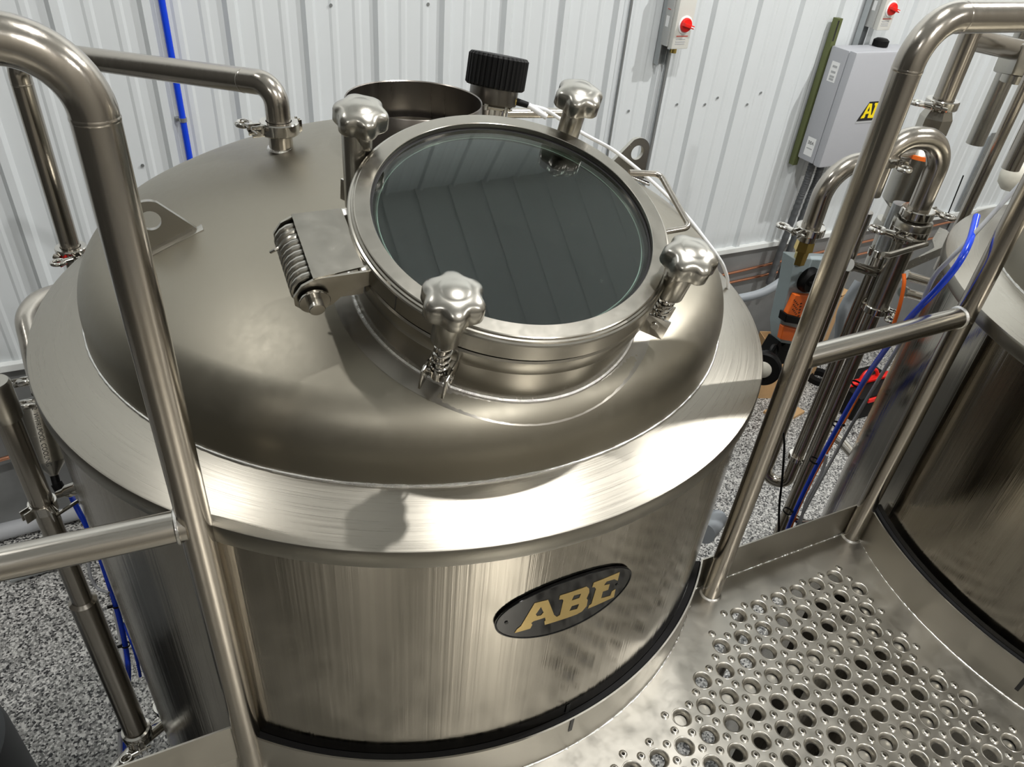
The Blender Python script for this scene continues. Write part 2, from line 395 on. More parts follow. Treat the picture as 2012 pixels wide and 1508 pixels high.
V1, dome1 = vessel(AX, AY, 'large steel brewing vessel with round glass hatch, four star knobs and oval nameplate')
AX2, AY2 = 1.915, 0.415
V2, dome2 = vessel(AX2, AY2, 'second steel brewing vessel cut off at the right edge, behind the right handrail', 0.05)
# the domed head is cut open where the hatch neck and the vent duct go through
MC = Vector((0.4042, 0.7748, 0.866)); MN = Vector((-0.01654, -0.32575, 0.94531)).normalized()
MU = Vector((0.99986, -0.00539, 0.01564)); MU = (MU - MN * MU.dot(MN)).normalized(); MW = MN.cross(MU)
LM = Matrix(((MU.x, MW.x, MN.x, MC.x), (MU.y, MW.y, MN.y, MC.y), (MU.z, MW.z, MN.z, MC.z), (0, 0, 0, 1)))
def lid(u_, w_, h_): return LM @ Vector((u_, w_, h_))
def cut(o, cutter):
    """remove the cutter's volume from a mesh object"""
    bmesh.ops.recalc_face_normals(cutter, faces=cutter.faces[:])
    L0 = ORG.get(o.name, Vector((0, 0, 0)))
    me = bpy.data.meshes.new('t'); cutter.to_mesh(me); cutter.free(); c = bpy.data.objects.new('t', me); COL.objects.link(c)
    par = o.parent; o.parent = None; o.location = L0; bpy.context.view_layer.update()
    md = o.modifiers.new('b', 'BOOLEAN'); md.operation = 'DIFFERENCE'; md.solver = 'EXACT'; md.object = c
    dg = bpy.context.evaluated_depsgraph_get(); nm = bpy.data.meshes.new_from_object(o.evaluated_get(dg))
    o.modifiers.clear(); old = o.data; nm.name = old.name; o.data = nm; o.location = (0, 0, 0); o.parent = par
    for p in nm.polygons: p.use_smooth = True
    nm.set_sharp_from_angle(angle=math.radians(50)); bpy.data.objects.remove(c)
c_ = NB(); lathe(c_, [(0, -0.30), (0.1975, -0.30), (0.1975, 0.0), (0, 0.0)], LM, 128); cut(dome1, c_)

def vpart(name, bm, mat, parent=None, **k): return obj(name, bm, mat, parent or V1, **k)
# hatch neck and collar
bm = NB(); lathe(bm, [(0.197, -0.19), (0.199, -0.128), (0.199, -0.063), (0.2045, -0.062), (0.2055, -0.060), (0.2055, -0.040), (0.2035, -0.0375), (0.186, -0.0375), (0.186, -0.19)], LM, 128, close=True)
neck = vpart('hatch_neck', bm, M_MACH)
def on_dome(x, y):
    return dome_z(math.hypot(x - AX, y - AY))
bm = NB(); path = []
for i in range(240):
    a = 2 * PI * i / 240; h = -0.12
    for _ in range(12):
        q = lid(0.2005 * math.cos(a), 0.2005 * math.sin(a), h); h += on_dome(q.x, q.y) - q.z
    path.append(lid(0.2005 * math.cos(a), 0.2005 * math.sin(a), h))
neck_foot = path[:]
sweep(bm, path + path[:1], [0.0034 + random.uniform(0, 0.0005) for i in range(241)], 8, cap=False)
vpart('hatch_weld', bm, M_WELD, smooth=0)
# ground smooth ring on the dome round the neck
bm = NB(); inner = []; outer = []
for i in range(160):
    a = 2 * PI * i / 160
    for rr, lst in ((0.199, inner), (0.226, outer)):
        h = -0.12
        for _ in range(14):
            q = lid(rr * math.cos(a), rr * math.sin(a), h); h += (on_dome(q.x, q.y) + (0.0010 if lst is inner else 0.0006)) - q.z
        lst.append(bm.verts.new(lid(rr * math.cos(a), rr * math.sin(a), h)))
for i in range(160): bm.faces.new((inner[i], inner[(i + 1) % 160], outer[(i + 1) % 160], outer[i]))
vpart('ground_weld_ring', bm, steel('ground_steel', (0.34, 0.32, 0.285), 0.34, 0.06, (90, 90, 90), 0.10))
bm = NB(); lathe(bm, [(0.1985, -0.0372), (0.1985, -0.0335), (0.19, -0.0335), (0.19, -0.0372)], LM, 96, close=True); vpart('hatch_seal', bm, M_RUBBER)
# hatch lid: ring, glass, knobs, hinge, handle
bm = NB(); lathe(bm, [(0.1720, -0.0335), (0.2045, -0.0335), (0.2062, -0.0320), (0.2062, -0.0085), (0.2050, -0.0068), (0.2028, -0.0058), (0.2022, -0.0036), (0.1998, -0.0030), (0.1990, -0.0008), (0.1978, 0.0), (0.1802, 0.0), (0.1796, -0.0006), (0.1796, -0.0085), (0.1720, -0.0235)], LM, 160, close=True)
ring = vpart('hatch_lid', bm, M_MACH, smooth=25)
bm = NB(); lathe(bm, [(0, -0.0085), (0.1790, -0.0085), (0.1790, -0.0215), (0, -0.0215)], LM, 128); vpart('sight_glass', bm, M_GLASS, ring, smooth=30, label='round dark greenish sight glass')
bm = NB(); lathe(bm, [(0.1795, -0.0080), (0.1770, -0.0078), (0.1762, -0.0084), (0.1795, -0.0086)], LM, 128, close=True); vpart('glass_gasket', bm, M_RUBBER, ring)
bm = NB(); lathe(bm, [(0.1706 + 0.0012 * math.cos(a), -0.0255 + 0.0012 * math.sin(a)) for a in [k * PI / 4 for k in range(8)]], LM, 128, close=True); vpart('retaining_ring', bm, M_POL, ring)
bm = NB(); box(bm, (0, 0, 0), (0.0012, 0.0006, 0.024), Matrix.LocRotScale(lid(0.2064 * math.cos(math.radians(207)), 0.2064 * math.sin(math.radians(207)), -0.02), LM.to_quaternion(), None)); vpart('ink_mark', bm, M_INK, ring)
def knob_set(th, rb, top, low, rot, brk=True, hl=0.052):
    a = math.radians(th); rad = MU * math.cos(a) + MW * math.sin(a); tan = MN.cross(rad)
    o = lid(rb * math.cos(a), rb * math.sin(a), top); M = frame(o, MN, rad) @ Matrix.Rotation(rot, 4, 'Z')
    bmh = NB()
    lathe(bmh, [(0.0165, -0.0265), (0.0165, -0.0265 - hl), (0.0155, -0.0275 - hl), (0.0075, -0.0275 - hl), (0, -0.0275 - hl)], M, 32)
    # the star body and its hub are one casting
    N = 144; LO = 6
    def lob(t):
        c = 0.5 + 0.5 * math.cos(LO * t); return 1 - 0.15 * (1 - c) ** 1.35
    R0 = 0.0345
    layers = [(0, 0.0, 0), (0.0135, 0.0, 0), (0.0142, -0.0005, 0), (0.0180, -0.0011, 0.04), (0.0220, -0.0021, 0.16), (0.0260, -0.0036, 0.40), (0.0295, -0.0055, 0.70), (0.0322, -0.0076, 0.92), (0.0339, -0.0100, 1), (R0, -0.0125, 1), (R0, -0.0265, 1), (R0 - 0.0012, -0.0282, 1), (0.024, -0.0286, 0.8), (0.0160, -0.0286, 0)]
    rings = []
    for r, h, kk in layers:
        if r == 0: v = bmh.verts.new(M @ Vector((0, 0, h))); rings.append([v] * N); continue
        rr = []
        for i in range(N):
            t = 2 * PI * i / N; q = r * (1 - kk + kk * lob(t)); dz = 0
            rr.append(bmh.verts.new(M @ Vector((q * math.cos(t), q * math.sin(t), h + dz))))
        rings.append(rr)
    for A, B in zip(rings, rings[1:]):
        for i in range(N):
            j = (i + 1) % N; vs = []
            for v in (A[i], A[j], B[j], B[i]):
                if v not in vs: vs.append(v)
            bmh.faces.new(vs)
    kn = vpart('star_knob', bmh, M_CAST, smooth=48)
    piv = o + MN * (low - top)
    bm = NB(); cyl(bm, piv, o - MN * 0.075, 0.0052, 16)
    cyl(bm, piv + MN * 0.006, piv + MN * 0.010, 0.0105, 20); vpart('swing_bolt', bm, M_POL, kn)
    bm = NB(); helix(piv + MN * 0.010, o - MN * (0.0275 + hl), 0.0096, 4.5, 0.0017, bm); vpart('spring', bm, M_POL, kn)
    if brk:
        B = frame(piv, MN, rad)
        bm = NB()
        for s in (-1, 1): box(bm, (-0.001, s * 0.0145, -0.003), (0.036, 0.0030, 0.034), B, 0.0006)
        box(bm, (-0.0185, 0, -0.004), (0.003, 0.030, 0.036), B, 0.0006)
        br = vpart('swing_bracket', bm, M_POL)
        bm = NB(); cyl(bm, piv - tan * 0.019, piv + tan * 0.019, 0.0034, 12)
        for s in (-1, 1): cyl(bm, piv + tan * 0.0142 * s, piv + tan * 0.0185 * s, 0.0058, 14, bev=0.001)
        cyl(bm, piv + MN * 0.004, piv - MN * 0.006, 0.008, 14)
        vpart('pivot_pin', bm, M_POL, br)
    return o
knob_set(227.3, 0.222, 0.071, -0.072, 0.5)
knob_set(317.5, 0.218, 0.053, -0.072, 0.25)
knob_set(46.5, 0.230, 0.055, -0.072, 0.1)
knob_set(134.0, 0.222, 0.055, -0.072, 0.35)
# side arm below knob at back left (tall cylindrical post welded to the dome)
a_ = math.radians(135.0); bm = NB(); q0 = lid(0.229 * math.cos(a_), 0.229 * math.sin(a_), 0.016); q1 = q0 - Vector((0, 0, 0.10))
cyl(bm, q0, q1, 0.0155, 32, cap=True); kp = vpart('side_post', bm, M_MACH)
# hinge
def lbox(bm, u0, u1, w0, w1, h0, h1, bev=0.0): return box(bm, ((u0 + u1) / 2, (w0 + w1) / 2, (h0 + h1) / 2), (u1 - u0, w1 - w0, h1 - h0), LM, bev)
bm = NB(); poly_prism(bm, [(-0.264, 0.057), (-0.205, 0.057), (-0.205, -0.040), (-0.264, -0.047)], -0.0145, -0.0120, LM)
for w_ in (0.056, -0.0460):
    Mf = LM @ Matrix.Translation((0, w_, 0)) @ Matrix.Rotation(PI / 2, 4, 'X')
    poly_prism(bm, [(-0.262, -0.0135), (-0.205, -0.0135), (-0.198, -0.014), (-0.198, -0.036), (-0.228, -0.044), (-0.242, -0.060), (-0.258, -0.067), (-0.274, -0.064), (-0.285, -0.052), (-0.286, -0.038), (-0.277, -0.022)], -0.0014, 0.0014, Mf)
hg = vpart('hinge_cover', bm, M_MACH, ring, smooth=20)
HA, HB = lid(-0.264, 0.053, -0.036), lid(-0.264, -0.039, -0.036)
bm = NB(); cyl(bm, lid(-0.264, 0.060, -0.044), lid(-0.264, -0.066, -0.044), 0.0092, 24, bev=0.0008); vpart('hinge_pin', bm, M_MACH, hg)
bm = NB(); cyl(bm, lid(-0.264, -0.0505, -0.044), lid(-0.264, -0.0545, -0.044), 0.0180, 32, bev=0.0008)
vpart('retaining_washer', bm, M_POL, hg)
bm = NB(); cyl(bm, lid(-0.264, 0.0575, -0.044), lid(-0.264, 0.0605, -0.044), 0.0180, 32, bev=0.0008); vpart('retaining_washer', bm, M_POL, hg)
bm = NB(); helix(lid(-0.264, 0.050, -0.042), lid(-0.264, -0.038, -0.042), 0.0195, 10, 0.0043, bm, 10)
sweep(bm, [lid(-0.279, 0.030, -0.034), lid(-0.290, 0.028, -0.037), lid(-0.295, 0.030, -0.042)], 0.002, 8); vpart('hinge_spring', bm, M_CAST, hg)
for w_ in (0.050, -0.0365):
    bm = NB()
    Mf = LM @ Matrix.Translation((0, w_, 0)) @ Matrix.Rotation(PI / 2, 4, 'X')
    poly_prism(bm, [(-0.272, -0.028), (-0.256, -0.034), (-0.203, -0.042), (-0.203, -0.061), (-0.250, -0.060), (-0.276, -0.056)], -0.0013, 0.0013, Mf)
    vpart('hinge_bracket', bm, M_MACH)
bm = NB(); cyl(bm, lid(-0.204, -0.043, -0.014), lid(-0.204, -0.043, -0.033), 0.004, 12); lbox(bm, -0.209, -0.201, -0.045, -0.037, -0.034, -0.013, 0.001); vpart('hinge_lug', bm, M_WELD, ring)
bm = NB(); lbox(bm, -0.207, -0.199, 0.046, 0.058, -0.034, -0.013, 0.001); vpart('hinge_lug', bm, M_WELD, ring)
# lid handle
def lp(px, py, h):
    C0 = MC + MN * h; r = ray(px, py); return CAM + r * ((C0 - CAM).dot(MN) / r.dot(MN))
bm = NB(); sweep(bm, fillet([lp(1236, 339, -0.012), lp(1297, 342, -0.012), lp(1356, 447, -0.014), lp(1305, 456, -0.014)], 0.012, 6), 0.0042, 14); vpart('lid_handle', bm, M_TUBE, ring)
# lifting lugs
def lug(x, y, z, sx, tag_side):
    bm = NB(); out = [(-0.048, 0.0), (0.048, 0.0), (0.046, 0.004)]
    for i in range(13):
        a = math.radians(40 + 100 * i / 12); out.append((0.028 * math.cos(a), 0.044 + 0.028 * math.sin(a)))
    out.append((-0.046, 0.004))
    M = frame((x, y, z), (0, -1, 0), (1, 0, 0.42 * sx)) 
    fill_shape(bm, [out, circle(0, 0.044, 0.0140, 24)[::-1]], 0.008, M)
    l = vpart('lifting_lug', bm, M_CAST, smooth=30)
    bm = NB(); box(bm, (0, 0.002, 0), (0.108, 0.005, 0.030), M, 0.001); vpart('lug_pad', bm, M_CAST, l)
    bm = NB()
    for s in (-1, 1):
        pth = [M @ Vector((-0.054 + 0.108 * i / 40, -0.001, s * 0.016)) for i in range(41)]
        sweep(bm, pth, [0.002 + 0.0006 * (i % 2) for i in range(41)], 6)
    pth = [M @ Vector((0.055 * 1, -0.001, -0.016 + 0.032 * i / 12)) for i in range(13)]; sweep(bm, pth, [0.002 + 0.0006 * (i % 2) for i in range(13)], 6)
    vpart('lug_weld', bm, M_WELD, l, smooth=0)
lug(0.006, 1.066, 0.738, 1, 1)
def lug_at(): pass
lug(0.836, 1.16, 0.738, -1, 1)
# vent duct on top
bm = NB(); M = Matrix.Translation((0.401, 1.150, 0)); lathe(bm, [(0.1085, 0.800), (0.1085, 0.8985), (0.1075, 0.900), (0.1060, 0.8985), (0.1060, 0.835), (0.088, 0.8345), (0.088, 0.805)], M, 96); vent = vpart('vent_duct', bm, steel('duct_steel', (0.24, 0.22, 0.20), 0.30, 0.05, (60, 60, 3), 0.1))
bm = NB(); lathe(bm, [(0.088, 0.8360), (0.088, 0.845), (0.0865, 0.845), (0.0865, 0.80), (0, 0.80)], M, 80); vpart('duct_damper', bm, M_DARKST, vent)
# pressure relief valve with black ribbed cap
PX = pt(972, 205, d=1.395)
zb = on_dome(PX.x, PX.y)
bm = NB(); MP = Matrix.Translation((PX.x, PX.y, 0)); zt = zat(PX.x, PX.y, 973, 178)
hc = zat(PX.x, PX.y, 978, 108) - zt
valve = thing('relief_valve', (PX.x, PX.y, zb), 'relief valve with large black ribbed cap behind the glass hatch, beside the vent duct', 'valve')
lathe(bm, [(0.030, zb - 0.01), (0.030, zt - 0.016)], MP, 32); obj('valve_spigot', bm, M_POL, valve)
bm = NB(); lathe(bm, [(0, zt - 0.028), (0.036, zt - 0.028), (0.038, zt - 0.024), (0.036, zt - 0.020), (0, zt - 0.019)], MP, 32)
for k in range(6): cyl(bm, (PX.x + 0.036 * math.cos(k), PX.y + 0.036 * math.sin(k), zt - 0.03), (PX.x + 0.036 * math.cos(k), PX.y + 0.036 * math.sin(k), zt - 0.012), 0.004, 8)
obj('valve_flange', bm, M_POL, valve)
bm = NB(); lathe(bm, [(0, zt - 0.020), (0.041, zt - 0.020), (0.042, zt - 0.018), (0.042, zt + 0.012), (0, zt + 0.012)], MP, 40); obj('valve_collar', bm, M_DARKST, valve)
bm = NB(); rings = []
N = 180
for h, rr in ((zt + 0.006, 0.0), (zt + 0.006, 0.049), (zt + 0.009, 0.052), (zt + hc - 0.004, 0.052), (zt + hc, 0.048), (zt + hc, 0.0)):
    rings.append([bm.verts.new((PX.x + max(rr - (0.0022 if (i % 5 in (0, 1)) and rr > 0.05 else 0), 0.0005) * math.cos(2 * PI * i / N), PX.y + max(rr - (0.0022 if (i % 5 in (0, 1)) and rr > 0.05 else 0), 0.0005) * math.sin(2 * PI * i / N), h)) for i in range(N)])
for A, B in zip(rings, rings[1:]):
    for i in range(N): bm.faces.new((A[i], A[(i + 1) % N], B[(i + 1) % N], B[i]))
obj('ribbed_cap', bm, M_BLACK, valve, smooth=20, label='black ribbed plastic cap')
CX = pt(1005, 194, d=(PX - CAM).length - 0.01); CY = pt(1019, 196, d=(PX - CAM).length - 0.01); CZ = pt(1042, 201, d=(PX - CAM).length - 0.01)
bm = NB(); cyl(bm, CX, CY, 0.0065, 14); obj('cable_gland', bm, M_BRASS, valve)
bm = NB(); cyl(bm, CY, CZ, 0.0062, 14, r2=0.0052); obj('cable_plug', bm, M_BLACK, valve)
D0 = (PX - CAM).length
cab = [CZ, pt(1072, 216, d=D0), pt(1105, 237, d=D0 + 0.02), pt(1150, 265, d=D0 + 0.0), pt(1200, 292, d=1.46), pt(1240, 322, d=1.47), pt(1290, 365, d=1.47), pt(1345, 420, d=1.45), pt(1385, 470, d=1.42), pt(1412, 507, d=1.42), pt(1424, 530, d=1.45), pt(1430, 560, d=1.52), pt(1425, 620, d=1.66)]
bm = NB(); cyl(bm, CZ, pt(1080, 219, d=D0), 0.0052, 12); obj('cable_sleeve', bm, M_WHITE, valve)
# the valve stands square to the domed head, so it leans a little away and to the right
nv = Vector((PX.x - AX, PX.y - AY + 0.06, 1.0)).normalized(); pv = Vector((0, 0, zt + hc * 0.5 - zb))
TV = Matrix.Translation(pv) @ Vector((0, 0, 1)).rotation_difference(nv).to_matrix().to_4x4() @ Matrix.Translation(-pv)
for ch in valve.children: ch.data.transform(TV)
CZ = valve.location + TV @ (CZ - Vector(valve.location)); cab[0] = CZ
bm = NB(); sweep(bm, spline(cab, 8), 0.0033, 10); o = obj('sensor_cable', bm, M_WHITE, None); recenter(o, CZ); tag(o, 'thin white sensor cable running from the black capped valve over the dome edge', 'cable')
# pipe lying behind the hatch
a_ = pt(985, 222, d=1.50); b_ = pt(1190, 218, d=1.56)
bm = NB(); sweep(bm, [a_, pt(1110, 222, d=1.535)], 0.0095, 20); cyl(bm, Vector((a_.x, a_.y, on_dome(a_.x, a_.y) - 0.01)), a_, 0.0095, 16)
o = obj('spray_pipe', bm, M_TUBEX, None); recenter(o, a_); tag(o, 'short thin steel pipe lying behind the hatch rim, beside the relief valve', 'pipe')
# oval nameplate on the shell
RS = 0.6200
def bend(cx, cy, r):
    def f(p):
        a = -PI / 2 + p.x / r
        return Vector((cx + (r + p.z) * math.cos(a), cy + (r + p.z) * math.sin(a), p.y))
    return f
sl = [i * 0.006 for i in range(-20, 21)]
ell = [(0.001 + 0.109 * math.cos(2 * PI * i / 96), 0.398 + 0.0575 * math.sin(2 * PI * i / 96)) for i in range(96)]
bm = NB(); fill_shape(bm, [ell], 0.003, bend(AX, AY, RS + 0.0015), slices=sl); npl = vpart('nameplate', bm, M_PLATE, smooth=30, label='glossy black oval nameplate')
bm = NB(); pth = [bend(AX, AY, RS + 0.003)(Vector((0.001 + 0.1072 * math.cos(2 * PI * i / 120), 0.398 + 0.0558 * math.sin(2 * PI * i / 120), 0))) for i in range(121)]
sweep(bm, pth, 0.0011, 6, cap=False); vpart('nameplate_bead', bm, M_PLATE, npl)
LAB = [[(-0.0781, 0.3709), (-0.0752, 0.3784), (-0.0702, 0.3833), (-0.0549, 0.4269), (-0.0349, 0.4262), (-0.0209, 0.3871), (-0.0159, 0.3805), (-0.0115, 0.3826), (-0.0105, 0.4147), (-0.0128, 0.4181), (-0.0176, 0.4195), (-0.0175, 0.4276), (0.0242, 0.427), (0.0297, 0.4201), (0.0312, 0.4111), (0.0288, 0.3991), (0.0316, 0.3942), (0.032, 0.3805), (0.0257, 0.3719), (0.0174, 0.3697), (-0.0336, 0.3711), (-0.0351, 0.3799), (-0.0335, 0.3809), (-0.0349, 0.3883), (-0.0523, 0.3873), (-0.0554, 0.3843), (-0.0533, 0.38), (-0.0554, 0.3722)],
       [(-0.0443, 0.4154), (-0.0505, 0.4015), (-0.0477, 0.3963), (-0.042, 0.3956), (-0.0387, 0.4008)],
       [(0.0056, 0.4176), (0.0174, 0.4158), (0.0158, 0.4068), (0.003, 0.4071)],
       [(0.0055, 0.3945), (0.0179, 0.3931), (0.0159, 0.3824), (0.0029, 0.3843)]]
LE = [(0.0357, 0.3726), (0.0366, 0.3796), (0.0404, 0.38), (0.0424, 0.4124), (0.0388, 0.4185), (0.0348, 0.4199), (0.0356, 0.4292), (0.0813, 0.4264), (0.0814, 0.4082), (0.0735, 0.4162), (0.0594, 0.4194), (0.0555, 0.4123), (0.0668, 0.4091), (0.0665, 0.3971), (0.0567, 0.3989), (0.0564, 0.3832), (0.0743, 0.3787), (0.0753, 0.3875), (0.0817, 0.3883), (0.0822, 0.3712)]
bm = NB(); fill_shape(bm, LAB, 0.0008, bend(AX, AY, RS + 0.0034), slices=sl); fill_shape(bm, [LE], 0.0008, bend(AX, AY, RS + 0.0034), slices=sl); vpart('nameplate_lettering', bm, M_GOLD, npl, smooth=0, label='gold slanted letters ABE')
for sx in (-0.092, 0.083):
    bm = NB()
    p = bend(AX, AY, RS + 0.003)(Vector((sx, 0.398, 0))); nrm = (p - Vector((AX, AY, p.z))).normalized(); cyl(bm, p, p + nrm * 0.0012, 0.0026, 12)
    vpart('nameplate_rivet', bm, M_INK, npl)
bm = NB(); lathe(bm, [(0.6195, 0.070), (0.6325, 0.070), (0.6330, 0.086), (0.6300, 0.089), (0.6195, 0.084)], Matrix.Translation((AX, AY, 0)), 110, close=True, arc=(math.atan2(-0.437, -0.455) + 2 * PI, math.atan2(-0.437, 0.455) + 2 * PI))
vpart('edge_gasket', bm, M_RUBBER)
bm = NB(); lathe(bm, [(0.6195, 0.060), (0.6300, 0.060), (0.6310, 0.078), (0.6290, 0.082), (0.6195, 0.080)], Matrix.Translation((AX2, AY2, 0)), 110, close=True, arc=(math.radians(153), math.radians(265)))
obj('edge_gasket', bm, M_RUBBER, V2)

# ------------------------------------------------------------------ work platform
def arcpts(cx, cy, r, a0, a1, n): return [(cx + r * math.cos(a0 + (a1 - a0) * i / n), cy + r * math.sin(a0 + (a1 - a0) * i / n)) for i in range(n + 1)]
RC = 0.6345; YB = 0.7046; RC2 = 0.645
PF = thing('work_platform', (0.9, 0.0, 0.0), 'raised steel work platform with perforated anti-slip deck between the vessels', 'platform')
h1 = math.sqrt(RC ** 2 - (AY - YB) ** 2); h2 = math.sqrt(RC2 ** 2 - (AY2 - YB) ** 2)
A0 = math.atan2(YB - AY, -h1); A1 = math.atan2(YB - AY, h1)
B0 = math.atan2(YB - AY2, -h2) % (2 * PI); yb2 = -0.9
outline = [(-1.4, YB)] + arcpts(AX, AY, RC, A0 % (2 * PI), A1 % (2 * PI), 60) 
outline += arcpts(AX2, AY2, RC2, B0, 1.5 * PI, 40) + [(AX2, -0.9), (-1.4, -0.9)]
big = []; small = []
for i in range(-10, 26):
    for j in range(0, 18):
        x = 1.18628 - 0.05382 * i - 0.0272 * j; y = 0.6129 - 0.0457 * j
        def ok(x, y, m=0.0):
            return math.hypot(x - AX, y - AY) >= 0.705 - m and math.hypot(x - AX2, y - AY2) >= 0.712 - m and y < 0.64 and x > 0.50 - m
        if ok(x, y): big.append((x, y))
        for dx, dy in ((-0.0270, -0.0152), (-0.0268, 0.0152)):   # centres of the two triangles
            if ok(x + dx + 0.0, y + dy, 0.012) and y + dy < 0.632: small.append((x + dx, y + dy))
bm = NB(); RB, RSM = 0.0178, 0.0062
fill_shape(bm, [outline] + [circle(x, y, RB, 24)[::-1] for x, y in big] + [circle(x, y, RSM, 12)[::-1] for x, y in small], 0.0028, Matrix(), z=-0.0014)
for x, y in big:
    lathe(bm, [(RB + 0.0008, 0.0), (RB, 0.0006), (0.0170, 0.0004), (0.0158, -0.0008), (0.0147, -0.0022), (0.0136, -0.0040), (0.0126, -0.0062), (0.0119, -0.0088), (0.0115, -0.0090), (0.0122, -0.006), (0.0142, -0.0034)], Matrix.Translation((x, y, 0)), 24)
for x, y in small:
    lathe(bm, [(0.0078, 0.0), (0.0070, 0.0006), (0.0058, 0.0017), (0.0044, 0.0026), (0.0034, 0.0026), (0.0028, 0.0018), (0.0025, -0.002)], Matrix.Translation((x, y, 0)), 12)
obj('perforated_deck', bm, M_DECK, PF, smooth=40)
def wallstrip(bm, pts, z0, z1, th):
    """upright sheet following pts"""
    P = [Vector((x, y, 0)) for x, y in pts]; L_, R_ = [], []
    for i, p in enumerate(P):
        t = (P[min(i + 1, len(P) - 1)] - P[max(i - 1, 0)]).normalized(); nn = Vector((-t.y, t.x, 0)) * th / 2
        L_.append(p + nn); R_.append(p - nn)
    rows = [[bm.verts.new(q + Vector((0, 0, z))) for q in S_] for S_, z in ((L_, z0), (L_, z1), (R_, z1), (R_, z0))]
    for a in range(4):
        A, B = rows[a], rows[(a + 1) % 4]
        for i in range(len(P) - 1): bm.faces.new((A[i], A[i + 1], B[i + 1], B[i]))
    bm.faces.new([r[0] for r in rows]); bm.faces.new([r[-1] for r in rows][::-1])
TB = 0.092
c1 = arcpts(AX, AY, RC, A0 % (2 * PI), A1 % (2 * PI), 90); c2 = arcpts(AX2, AY2, RC2, B0, 1.45 * PI, 70)
bm = NB(); wallstrip(bm, c1, -0.06, TB, 0.003); obj('toe_board', bm, M_DECK, PF, smooth=30)
bm = NB(); wallstrip(bm, c2, -0.06, TB, 0.003); obj('toe_board', bm, M_DECK, PF, smooth=30)
bm = NB(); wallstrip(bm, [c1[-1], c2[0]], -0.06, TB, 0.003); obj('toe_board', bm, M_DECK, PF, smooth=30)
bm = NB(); wallstrip(bm, [(-1.4, YB), c1[0]], -0.06, TB, 0.003); obj('toe_board', bm, M_DECK, PF, smooth=30)
bm = NB()
for pts_ in (c1, c2, [c1[-1], c2[0]]):
    P = []
    for i in range(len(pts_) - 1):
        n = max(1, int(math.hypot(pts_[i + 1][0] - pts_[i][0], pts_[i + 1][1] - pts_[i][1]) / 0.004))
        for k in range(n): P.append(Vector((pts_[i][0] + (pts_[i + 1][0] - pts_[i][0]) * k / n, pts_[i][1] + (pts_[i + 1][1] - pts_[i][1]) * k / n, 0.0)))
    C0 = Vector((0.9, -0.3, 0)); P = [p + (C0 - p).normalized() * 0.003 for p in P]
    for p in P: p.z = 0.0006
    sweep(bm, P, [0.0019 + random.uniform(-0.0008, 0.0010) for _ in P], 6)
obj('deck_weld', bm, M_WELD, PF, smooth=0)
bm = NB()
for y in (0.680, 0.1, -0.45): box(bm, (0.25 if y < 0.5 else 0.0, y, -0.075), (1.9, 0.04, 0.10) if y < 0.5 else (0.01, 0.01, 0.01))
for x in (-0.6, 0.52): box(bm, (x, -0.25, -0.075), (0.04, 1.2, 0.10))
obj('underframe', bm, M_DARKST, PF, smooth=0)
bm = NB(); box(bm, (0.75, 0.476, -0.0145), (1.35, 0.030, 0.004)); obj('deck_rib', bm, M_DECK, PF, smooth=0)
bm = NB(); box(bm, (0.60, 0.292, -0.0145), (1.7, 0.030, 0.004)); obj('deck_rib', bm, M_DECK, PF, smooth=0)
bm = NB(); lathe(bm, [(0.65, -0.013), (0.738, -0.013), (0.738, -0.017), (0.65, -0.017)], Matrix.Translation((AX2, AY2, 0)), 60, close=True, arc=(math.radians(156), math.radians(262))); obj('edge_flange', bm, M_DECK, PF, smooth=30)
for x, y in ((0.52, -0.4), (1.24, 0.62), (-1.2, 0.6), (1.24, -0.4)):
    bm = NB(); box(bm, (x, y, (FL - 0.1) / 2), (0.06, 0.06, -FL - 0.1)); box(bm, (x, y, FL + 0.006), (0.14, 0.14, 0.012)); obj('support_leg', bm, M_DARKST, PF, smooth=0)
def tape(cx, cy, r, ang, z0, z1, parent, wid=0.007):
    bm = NB(); a = ang
    for rr, zz0, zz1 in ((r - 0.0022, z0, z1),):
        p = Vector((cx + rr * math.cos(a), cy + rr * math.sin(a), (zz0 + zz1) / 2)); d = Vector((math.cos(a), math.sin(a), 0))
        box(bm, (0, 0, 0), (0.0008, wid, zz1 - zz0), Matrix(((d.x, -d.y, 0, p.x), (d.y, d.x, 0, p.y), (0, 0, 1, p.z), (0, 0, 0, 1))))
    obj('black_tape', bm, M_INK, parent, smooth=0)
q = pt(1108, 1390, z=0.09); a_ = math.atan2(q.y - AY, q.x - AX)
tape(AX, AY, RC + 0.0045, a_, 0.058, 0.0935, PF); tape(AX, AY, 0.6225, a_, 0.088, 0.112, V1)
q = pt(2003, 1350, z=0.05); tape(AX2, AY2, RC2 + 0.0045, math.atan2(q.y - AY2, q.x - AX2), 0.03, 0.07, PF)

